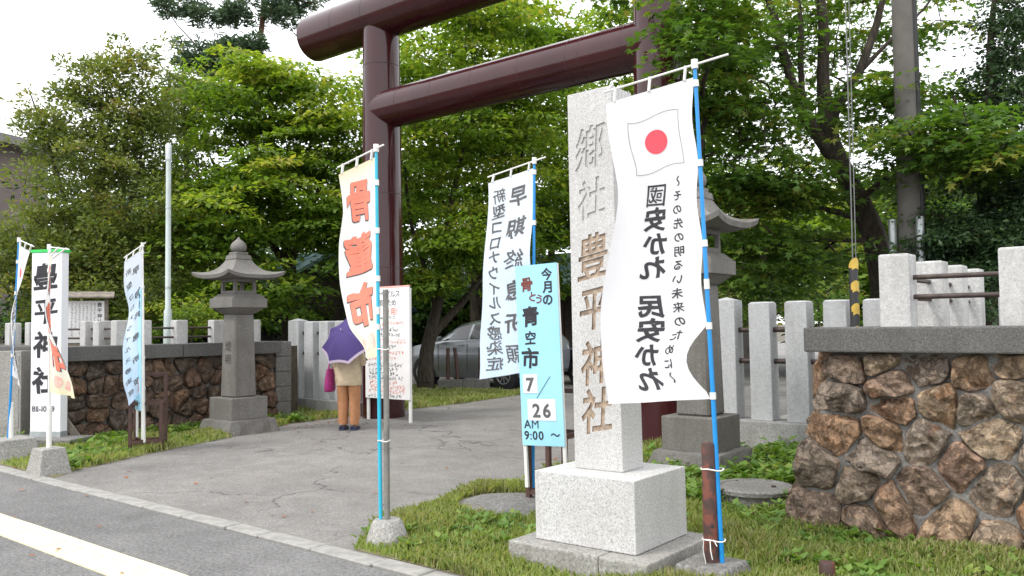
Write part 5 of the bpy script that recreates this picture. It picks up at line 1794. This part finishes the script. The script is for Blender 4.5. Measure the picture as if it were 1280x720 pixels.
    tv = np.clip(ts[sid] + g_.normal(size=tot) * .14, 0, 1)
    P = leaves(pos, direc, nor, size, shape)
    me = np_mesh('crown', P - base, len(SHAPES[shape]), leaf_mat, tv)
    link('crown', me, t)
    return t

def TP(*pp):
    """trunk polyline from (photo x, photo y, depth, radius)"""
    return [(*at(x_, y_, d_), r_) for x_, y_, d_, r_ in pp]
def BL(px, py, d, rx, rz, n, ry=None):
    return (tuple(at(px, py, d)), (rx, ry or rx, rz), n)
def gnd(px, d, z):
    p = at(px, 400, d); return (p.x, p.y, z)

# yew at the left
b = gnd(130, 17, 1.15)
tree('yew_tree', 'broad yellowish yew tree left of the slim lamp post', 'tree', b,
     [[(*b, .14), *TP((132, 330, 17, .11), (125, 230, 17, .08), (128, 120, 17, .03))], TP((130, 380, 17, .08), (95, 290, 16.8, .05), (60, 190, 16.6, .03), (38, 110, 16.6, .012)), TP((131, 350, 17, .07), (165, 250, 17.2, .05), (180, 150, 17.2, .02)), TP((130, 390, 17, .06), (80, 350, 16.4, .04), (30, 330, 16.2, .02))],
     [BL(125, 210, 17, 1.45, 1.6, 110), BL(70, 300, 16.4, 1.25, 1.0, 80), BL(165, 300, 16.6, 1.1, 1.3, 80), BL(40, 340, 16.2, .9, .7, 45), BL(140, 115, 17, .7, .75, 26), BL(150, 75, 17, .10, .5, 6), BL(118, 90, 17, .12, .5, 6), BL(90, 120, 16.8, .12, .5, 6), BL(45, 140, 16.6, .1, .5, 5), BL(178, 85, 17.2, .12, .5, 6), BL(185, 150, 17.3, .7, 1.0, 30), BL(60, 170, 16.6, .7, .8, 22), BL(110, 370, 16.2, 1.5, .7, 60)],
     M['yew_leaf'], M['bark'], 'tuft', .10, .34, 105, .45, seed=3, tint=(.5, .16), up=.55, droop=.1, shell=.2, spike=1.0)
b = gnd(235, 21, .0)
tree('yew_tree', 'slender dark yew tree behind the slim lamp post', 'tree', b,
     [[(*b, .13), *TP((235, 250, 21, .09), (228, 100, 21, .02))]],
     [BL(232, 140, 21, .95, 1.5, 70), BL(235, 250, 21, 1.2, 1.6, 80), BL(225, 350, 20.5, 1.4, 1.2, 70), BL(205, 390, 19, 1.2, .7, 40)],
     M['yew_leaf'], M['bark'], 'tuft', .11, .38, 100, .45, seed=5, tint=(.36, .16), up=.55, droop=.1, shell=.2, spike=1.0)
# maple behind the lantern
b = gnd(362, 19, .0)
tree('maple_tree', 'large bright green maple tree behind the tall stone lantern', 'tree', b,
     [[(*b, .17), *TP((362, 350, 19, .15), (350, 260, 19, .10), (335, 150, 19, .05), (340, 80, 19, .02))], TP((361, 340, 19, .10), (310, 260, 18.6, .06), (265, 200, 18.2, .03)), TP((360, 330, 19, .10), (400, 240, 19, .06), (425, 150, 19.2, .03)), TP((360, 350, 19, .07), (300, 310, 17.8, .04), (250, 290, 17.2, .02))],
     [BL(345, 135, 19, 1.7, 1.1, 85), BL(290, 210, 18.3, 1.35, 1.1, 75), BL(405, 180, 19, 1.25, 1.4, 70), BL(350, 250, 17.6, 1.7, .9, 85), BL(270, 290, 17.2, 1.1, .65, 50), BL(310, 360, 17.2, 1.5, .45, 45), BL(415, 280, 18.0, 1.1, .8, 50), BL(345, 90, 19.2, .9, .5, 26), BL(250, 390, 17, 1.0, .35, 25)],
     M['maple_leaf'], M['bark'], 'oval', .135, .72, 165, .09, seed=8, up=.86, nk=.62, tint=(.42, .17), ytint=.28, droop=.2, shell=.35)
# pine
b = gnd(322, 30, .0)
tree('pine_tree', 'tall airy pine tree rising behind the maple and yew', 'tree', b,
     [[(*b, .22), *TP((318, 200, 30, .17), (325, 60, 30, .12), (331, -60, 30, .06), (333, -120, 30, .03))], TP((320, 110, 30, .07), (270, 80, 29.6, .04), (220, 30, 29.5, .02)), TP((324, 90, 30, .06), (270, 110, 29.4, .03), (235, 130, 29.4, .02)), TP((329, 20, 30, .05), (365, 0, 30, .03), (395, 5, 30, .015))],
     [BL(265, 78, 29.6, 1.3, .6, 44), BL(225, 12, 29.5, 1.0, .25, 12), BL(275, 20, 29.7, 1.0, .3, 14), BL(240, 118, 29.4, 1.0, .4, 20), BL(300, 60, 29.5, .8, .5, 16), BL(352, 15, 30, 1.1, .45, 16), BL(330, -50, 30, 1.9, .8, 36), BL(385, 2, 30, .5, .25, 6), BL(300, 125, 29.8, .9, .5, 14)],
     M['pine_leaf'], M['bark_red'], 'needle', .17, .36, 130, .55, seed=12, up=.15, droop=-.1, shell=.2, tint=(.55, .15), spike=.7, twig_step=.5)
# maples in the middle, behind the gate
b = gnd(531, 19.6, .02)
tree('maple_tree', 'forked maple tree on the grass beside the silver car', 'tree', b,
     [[(*b, .22), *TP((535, 440, 19.6, .17), (543, 395, 19.6, .13), (552, 340, 19.6, .10), (565, 260, 19.8, .07), (580, 160, 20, .04))], TP((540, 420, 19.6, .12), (575, 380, 19.8, .09), (610, 330, 20, .07), (640, 250, 20.4, .05), (655, 170, 20.6, .03)), TP((545, 390, 19.6, .07), (520, 300, 19.4, .05), (505, 210, 19.4, .03))],
     [BL(560, 90, 20, 2.1, 1.3, 90), BL(520, 200, 19.3, 1.0, 1.6, 55), BL(610, 170, 20.2, 1.7, 1.1, 75), BL(560, 310, 19.2, 1.1, .55, 45), BL(610, 290, 20, 1.3, .8, 45), BL(530, 350, 18.8, .8, .35, 25), BL(600, 20, 20, 2.0, .8, 60), BL(660, 110, 20.4, 1.3, .9, 45)],
     M['maple_leaf'], M['bark'], 'oval', .135, .72, 150, .09, seed=21, up=.86, nk=.62, tint=(.45, .17), ytint=.3, droop=.2, shell=.3)
b = gnd(592, 25, .0)
tree('maple_tree', 'tall maple tree with slanting stems behind the pale blue prayer flag', 'tree', b,
     [[(*b, .20), *TP((594, 400, 25, .16), (600, 300, 25, .12), (590, 190, 25, .07), (595, 80, 25, .03))], TP((597, 380, 25, .12), (640, 280, 25, .09), (680, 180, 25, .05), (700, 90, 25, .03)), TP((596, 360, 25, .10), (560, 280, 25, .06), (540, 180, 25, .03))],
     [BL(640, 130, 25, 3.0, 2.0, 120), BL(690, 260, 24.5, 1.8, 2.0, 80), BL(570, 230, 25, 1.8, 1.8, 70), BL(640, 20, 25, 1.4, .7, 18), BL(700, 60, 25, 1.3, 1.0, 32), BL(660, 340, 25, 1.8, .9, 45), BL(500, 120, 25.5, 1.6, 2.2, 60), BL(480, 270, 25.5, 1.5, 1.6, 55)],
     M['maple_leaf'], M['bark'], 'oval', .165, .85, 140, .10, seed=25, up=.85, nk=.62, tint=(.42, .18), ytint=.28, droop=.2, shell=.25)
b = gnd(800, 27, .0)
tree('maple_tree', 'bright maple tree behind the near torii pillar', 'tree', b,
     [[(*b, .2), *TP((800, 300, 27, .14), (790, 180, 27, .08), (780, 60, 27, .03))]],
     [BL(770, 130, 26.5, 2.4, 1.7, 80), BL(860, 140, 27, 2.2, 1.8, 75), BL(800, 270, 26.5, 3.0, 1.6, 80), BL(900, 260, 26.5, 2.0, 2.0, 70), BL(770, 30, 27, 1.4, .7, 20), BL(720, 200, 27, 1.6, 1.6, 45)],
     M['maple_leaf'], M['bark'], 'oval', .17, .85, 130, .10, seed=29, up=.85, nk=.65, tint=(.45, .18), ytint=.25, droop=.2, shell=.25)
# near maple on the right
b = gnd(1118, 12.6, .0)
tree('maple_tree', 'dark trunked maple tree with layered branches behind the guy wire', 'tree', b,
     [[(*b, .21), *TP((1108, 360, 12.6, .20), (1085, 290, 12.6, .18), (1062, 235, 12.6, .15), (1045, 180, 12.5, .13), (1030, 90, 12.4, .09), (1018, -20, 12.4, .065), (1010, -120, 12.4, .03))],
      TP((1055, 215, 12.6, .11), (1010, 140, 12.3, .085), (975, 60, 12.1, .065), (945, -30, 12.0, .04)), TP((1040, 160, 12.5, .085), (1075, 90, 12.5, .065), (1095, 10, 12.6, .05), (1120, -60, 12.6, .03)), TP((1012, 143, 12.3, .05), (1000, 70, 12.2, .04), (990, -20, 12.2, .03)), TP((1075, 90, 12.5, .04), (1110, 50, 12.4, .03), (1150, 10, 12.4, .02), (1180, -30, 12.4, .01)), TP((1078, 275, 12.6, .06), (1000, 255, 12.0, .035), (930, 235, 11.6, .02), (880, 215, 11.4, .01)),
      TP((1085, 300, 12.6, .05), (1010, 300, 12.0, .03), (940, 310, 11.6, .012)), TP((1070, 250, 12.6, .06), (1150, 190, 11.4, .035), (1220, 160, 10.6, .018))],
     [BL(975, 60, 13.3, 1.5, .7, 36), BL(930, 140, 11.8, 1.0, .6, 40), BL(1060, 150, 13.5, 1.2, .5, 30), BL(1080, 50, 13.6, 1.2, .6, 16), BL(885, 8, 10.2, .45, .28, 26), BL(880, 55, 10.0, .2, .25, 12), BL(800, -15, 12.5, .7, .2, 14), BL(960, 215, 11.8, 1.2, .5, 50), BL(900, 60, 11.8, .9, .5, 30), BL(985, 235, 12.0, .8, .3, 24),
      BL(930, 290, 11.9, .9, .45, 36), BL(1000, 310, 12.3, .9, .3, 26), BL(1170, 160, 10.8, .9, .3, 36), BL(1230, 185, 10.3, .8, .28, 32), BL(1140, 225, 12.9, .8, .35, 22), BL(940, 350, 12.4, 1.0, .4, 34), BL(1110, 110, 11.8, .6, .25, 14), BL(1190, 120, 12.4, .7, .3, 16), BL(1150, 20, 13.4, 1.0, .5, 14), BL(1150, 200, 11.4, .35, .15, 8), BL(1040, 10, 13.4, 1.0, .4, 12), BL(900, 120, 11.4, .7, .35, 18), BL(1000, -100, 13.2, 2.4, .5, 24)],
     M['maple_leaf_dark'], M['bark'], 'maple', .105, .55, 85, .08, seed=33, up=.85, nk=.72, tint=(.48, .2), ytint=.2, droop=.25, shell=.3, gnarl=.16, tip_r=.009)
# dark yew at the right edge
b = gnd(1238, 11.6, 1.35)
tree('yew_tree', 'very dark dense yew tree at the right picture edge', 'tree', b,
     [[(*b, .16), *TP((1236, 280, 11.6, .13), (1232, 190, 11.6, .10), (1240, 60, 11.6, .05), (1250, -60, 11.6, .02))], TP((1233, 230, 11.6, .08), (1200, 190, 11.3, .05), (1190, 120, 11.2, .02))],
     [BL(1262, 110, 11.6, .65, 1.3, 60), BL(1255, 260, 11.2, .75, .8, 70), BL(1205, 300, 10.9, .6, .4, 45), BL(1270, 320, 10.4, .55, .45, 45), BL(1290, 200, 11.0, .8, 1.4, 70), BL(1265, 10, 11.6, .5, .6, 24), BL(1220, 345, 10.6, .6, .25, 30), BL(1170, 330, 11.4, .5, .35, 24)],
     M['yew_leaf_dark'], M['bark'], 'tuft', .075, .30, 120, .3, seed=37, tint=(.45, .2), up=.5, droop=.2, shell=.2, spike=.2)
# trees that close the view further back
def back_tree(px, d, top, seed, label, mat='maple_leaf', w=3.0, low=330, k_=1.0):
    b = gnd(px, d, .0)
    s_ = d / 1050
    mid = (top + low) / 2
    tree('maple_tree' if 'maple' in label else 'broadleaf_tree', label, 'tree', b,
         [[(*b, .2), *TP((px, mid + 60, d, .15), (px + 5, mid - 40, d, .08), (px, top + 20, d, .03))]],
         [BL(px, mid, d, w, (low - top) / 2 * s_, int(130 * k_)), BL(px - w * .5 / s_, low - 10, d - .5, w * .7, 1.3, int(40 * k_)), BL(px + w * .5 / s_, low - 20, d - .5, w * .7, 1.3, int(40 * k_))],
         M[mat], M['bark'], 'oval', .20, .8, 85, .2, seed=seed, tint=(.4, .2), ytint=.25, droop=.2, shell=.2, twig_step=.6)
back_tree(990, 24, 190, 41, 'pale green tree beyond the near fence right of the white festival flag', 'maple_leaf', 3.0, 370)
back_tree(1110, 26, 190, 42, 'green tree beyond the parked cars behind the utility pole', 'maple_leaf', 3.2, 380)
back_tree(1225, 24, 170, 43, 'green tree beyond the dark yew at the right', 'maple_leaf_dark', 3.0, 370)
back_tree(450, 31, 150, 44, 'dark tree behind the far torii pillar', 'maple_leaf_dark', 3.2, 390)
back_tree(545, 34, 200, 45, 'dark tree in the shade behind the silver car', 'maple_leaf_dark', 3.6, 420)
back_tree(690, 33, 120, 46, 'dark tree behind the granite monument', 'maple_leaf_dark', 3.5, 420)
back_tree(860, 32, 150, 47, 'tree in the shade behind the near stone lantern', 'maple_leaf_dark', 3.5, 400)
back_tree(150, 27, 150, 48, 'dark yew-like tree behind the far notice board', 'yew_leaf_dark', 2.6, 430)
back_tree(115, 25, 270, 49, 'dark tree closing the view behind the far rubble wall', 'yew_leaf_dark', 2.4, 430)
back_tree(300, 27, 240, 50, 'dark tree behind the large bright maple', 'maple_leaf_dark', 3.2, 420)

# shrubs on the beds and behind the fence
def shrub(px, py, d, rx, rz, n, seed, label, zb, mat='maple_leaf_dark', size=.07):
    c = at(px, py, d)
    b = (c.x, c.y, zb)
    tree('shrub', label, 'shrub', b, [[(*b, .03), (c.x, c.y, max(zb + .1, c.z), .015)]], [(tuple(c), (rx, rx, rz), n)], M[mat], M['bark'], 'oval', size, .25, 60, .4, seed=seed, shell=.2, up=.6, tint=(.5, .2))
shrub(240, 395, 15.0, .55, .30, 26, 60, 'small green shrub on the bed left of the stone lantern', 1.2, 'maple_leaf')
shrub(180, 415, 15.4, .5, .22, 18, 61, 'low green shrub on the bed behind the white posts', 1.2)
shrub(60, 395, 16.5, .7, .4, 24, 62, 'dark shrub on the bed behind the tall white shrine sign', 1.2)
shrub(905, 385, 17.0, 1.0, .5, 30, 63, 'green shrub behind the first picket of the near fence', 0.0)
shrub(1025, 380, 18.0, 1.2, .6, 36, 64, 'green shrub between fence and parked cars', 0.0)
shrub(1215, 385, 9.8, .35, .12, 14, 65, 'low plant on the near bed behind the railing', 1.38, 'yew_leaf_dark')

# ------------------------------------------------------------------ grass and weeds
def in_poly(x_, y_, poly):
    ins = np.zeros(len(x_), bool)
    n = len(poly)
    for i in range(n):
        (x1_, y1_), (x2_, y2_) = poly[i], poly[(i + 1) % n]
        c = ((y1_ > y_) != (y2_ > y_)) & (x_ < (x2_ - x1_) * (y_ - y1_) / (y2_ - y1_ + 1e-12) + x1_)
        ins ^= c
    return ins

KEEP_OUT = [(-3.47, -2.44, 4.18, 5.06), (-4.36, -3.6, 7.56, 8.34), (-2.4, 4, 6.12, 9.9), (-4.85, 3, 9.40, 9.9), (-11.34, -10.56, 6.68, 7.48), (-30, -11.9, 5.12, 9.0), (-12.38, -11.5, 4.3, 4.98), (-2.4, -2.07, 4.4, 4.72), (-13.3, -11.0, 9.4, 9.9), (-9.6, -9.25, 3.78, 4.1), (-11.3, -10.75, 3.8, 4.3)]
DISCS = [(-2.93, 6.80, .36), (-4.46, 5.50, .50), (-4.43, 4.04, .15), (-1.70, 4.94, .045)]
def scatter(poly, n, seed, region=None):
    g_ = np.random.default_rng(seed)
    P = np.array(poly)
    lo, hi = P.min(0), P.max(0)
    if region: lo, hi = np.maximum(lo, region[:2]), np.minimum(hi, region[2:])
    x_ = lo[0] + (hi[0] - lo[0]) * g_.random(n)
    y_ = lo[1] + (hi[1] - lo[1]) * g_.random(n)
    ok = in_poly(x_, y_, poly)
    for a, b, c, d in KEEP_OUT:
        ok &= ~((x_ > a) & (x_ < b) & (y_ > c) & (y_ < d))
    for a, b, rr in DISCS:
        ok &= (x_ - a) ** 2 + (y_ - b) ** 2 > rr * rr
    return x_[ok], y_[ok], g_

def clump(x_, y_, s=1.0):
    return .5 + .25 * (np.sin(x_ * 3.1 * s + 1.3 * np.sin(y_ * 2.3 * s)) + np.sin(y_ * 3.7 * s + 1.7 * np.sin(x_ * 1.9 * s + 2)))

def grass(name, label, poly, n, h, seed, region=None, dry=.0, width=.006):
    x_, y_, g_ = scatter(poly, n, seed, region)
    cl_ = clump(x_, y_, 1.6)
    keep = g_.random(len(x_)) < .30 + .9 * cl_
    x_, y_, cl_ = x_[keep], y_[keep], cl_[keep]
    n = len(x_)
    hh = h * (.35 + .9 * g_.random(n)) * (.5 + .9 * cl_)
    a = g_.random(n) * 2 * PI
    lean = g_.random(n) * .75
    w = width * (.7 + .8 * g_.random(n))
    d = np.stack([np.cos(a), np.sin(a)], 1)
    sd = np.stack([-d[:, 1], d[:, 0]], 1) * w[:, None]
    z0_ = np.full(n, .012)
    b = np.stack([x_, y_], 1)
    m_ = b + d * (lean * hh * .35)[:, None]
    tp = b + d * (lean * hh)[:, None]
    P = np.stack([np.column_stack([b - sd, z0_]), np.column_stack([b + sd, z0_]), np.column_stack([m_ + sd * .8, z0_ + hh * .6]), np.column_stack([tp, z0_ + hh * (1 - .25 * lean)]), np.column_stack([m_ - sd * .8, z0_ + hh * .6])], 1).reshape(-1, 3)
    tv = np.clip(.35 + .3 * cl_ + .2 + .16 * g_.normal(size=n) + dry * (g_.random(n) < .25) * .5, 0, 1)
    me = np_mesh(name, P, 5, M['grass_blade'], tv)
    return tag(link(name, me), label, 'grass', kind='stuff')

grass('grass', 'short green grass around the granite monument', LAWN_R, 120000, .085, 70, (-5.3, 3.8, .6, 6.3), .3)
grass('grass', 'grass between the near lantern and the pale fence', LAWN_R, 24000, .09, 71, (-5.3, 6.3, -2.2, 9.5), .2)
grass('grass', 'grass strip in front of the dark rubble wall', LAWN_L, 60000, .09, 72, (-14, 3.8, -9.0, 9.5), .3, .008)
grass('grass', 'grass strip in front of the silver car', LAWN_B, 40000, .10, 73, (-16.5, 9.6, -11, 15), .4, .012)

def weeds(name, label, poly, n, seed, region, size=.06, thr=.62, h=.05, clumps=None):
    x_, y_, g_ = scatter(poly, n, seed, region)
    cl_ = clump(x_ + 4.1, y_ - 2.3, 1.3)
    if clumps is not None:
        dm = np.min([np.hypot(x_ - a, y_ - b) / rr for a, b, rr in clumps], axis=0)
        keep = (dm < 1) | (g_.random(len(x_)) < .03)
    else:
        keep = cl_ > thr
    x_, y_ = x_[keep], y_[keep]
    k_ = 7
    n = len(x_)
    sid = np.repeat(np.arange(n), k_)
    a = g_.random(n * k_) * 2 * PI
    sz = (size * (.5 + .9 * g_.random(n)))[sid] * (.7 + .6 * g_.random(n * k_))
    zz = .02 + h * g_.random(n * k_) * (.4 + g_.random(n)[sid])
    pos = np.column_stack([x_[sid] + np.cos(a) * .02, y_[sid] + np.sin(a) * .02, zz])
    direc = np.column_stack([np.cos(a), np.sin(a), .25 + .5 * g_.random(n * k_)])
    nor = np.column_stack([-np.cos(a) * .5, -np.sin(a) * .5, np.ones(n * k_)]) + g_.normal(size=(n * k_, 3)) * .2
    P = leaves(pos, direc, nor, sz, 'oval')
    me = np_mesh(name, P, 4, M['weed_leaf'], np.clip(.5 + .25 * g_.normal(size=n)[sid] + .1 * g_.normal(size=n * k_), 0, 1))
    return tag(link(name, me), label, 'weeds', kind='stuff')
weeds('weeds', 'broad-leaved weeds at the foot of the near rubble wall and monument', LAWN_R, 2200, 80, (-5.2, 3.85, .4, 6.4), .06, h=.06,
      clumps=[(-2.2, 5.95, .28), (-1.7, 5.9, .3), (-1.2, 5.85, .32), (-.9, 5.7, .35), (-2.55, 6.4, .35), (-2.2, 5.5, .25), (-3.8, 4.5, .3), (-4.2, 4.2, .3), (-4.6, 4.1, .22), (-2.0, 5.2, .25), (-3.6, 5.3, .35), (-1.5, 5.3, .3), (-2.3, 4.85, .2), (-4.3, 4.9, .3)])
weeds('weeds', 'tall weeds beside the near lantern and round cover', LAWN_R, 1500, 81, (-4.9, 6.3, -2.3, 9.42), .09, h=.13,
      clumps=[(-2.6, 6.9, .35), (-3.2, 7.5, .4), (-3.3, 8.6, .5), (-3.4, 9.2, .4), (-3.4, 6.6, .35), (-2.7, 8, .5), (-3.9, 7.3, .3)])
weeds('weeds', 'weeds growing along the foot of the dark rubble wall', LAWN_L, 2600, 82, (-13.5, 3.85, -9.4, 9.4), .08, h=.08,
      clumps=[(-11.8, 6.0, .4), (-11.75, 6.6, .4), (-11.7, 8.2, .5), (-11.3, 5.2, .5), (-10.9, 8.4, .4), (-10.3, 4.6, .3), (-9.9, 4.2, .25), (-11.6, 7.5, .35), (-12, 4.6, .5)])

# fallen leaves on drive, pavement and grass
g_ = np.random.default_rng(91)
n = 150
x_ = np.concatenate([-12.5 + 8.5 * g_.random(n), -11.6 + 1.2 * g_.random(60)])
y_ = np.concatenate([2.2 + 11 * g_.random(n), 7.4 + 1.4 * g_.random(60)])
n = len(x_)
a = g_.random(n) * 2 * PI
P = leaves(np.column_stack([x_, y_, np.full(n, .018)]), np.column_stack([np.cos(a), np.sin(a), np.zeros(n)]), np.column_stack([g_.normal(size=n) * .25, g_.normal(size=n) * .25, np.ones(n)]), .035 + .035 * g_.random(n), 'oval')
tag(link('fallen_leaves', np_mesh('fallen_leaves', P, 4, M['dry_leaf'])), 'scattered brown fallen leaves on the drive', 'leaves', kind='stuff')
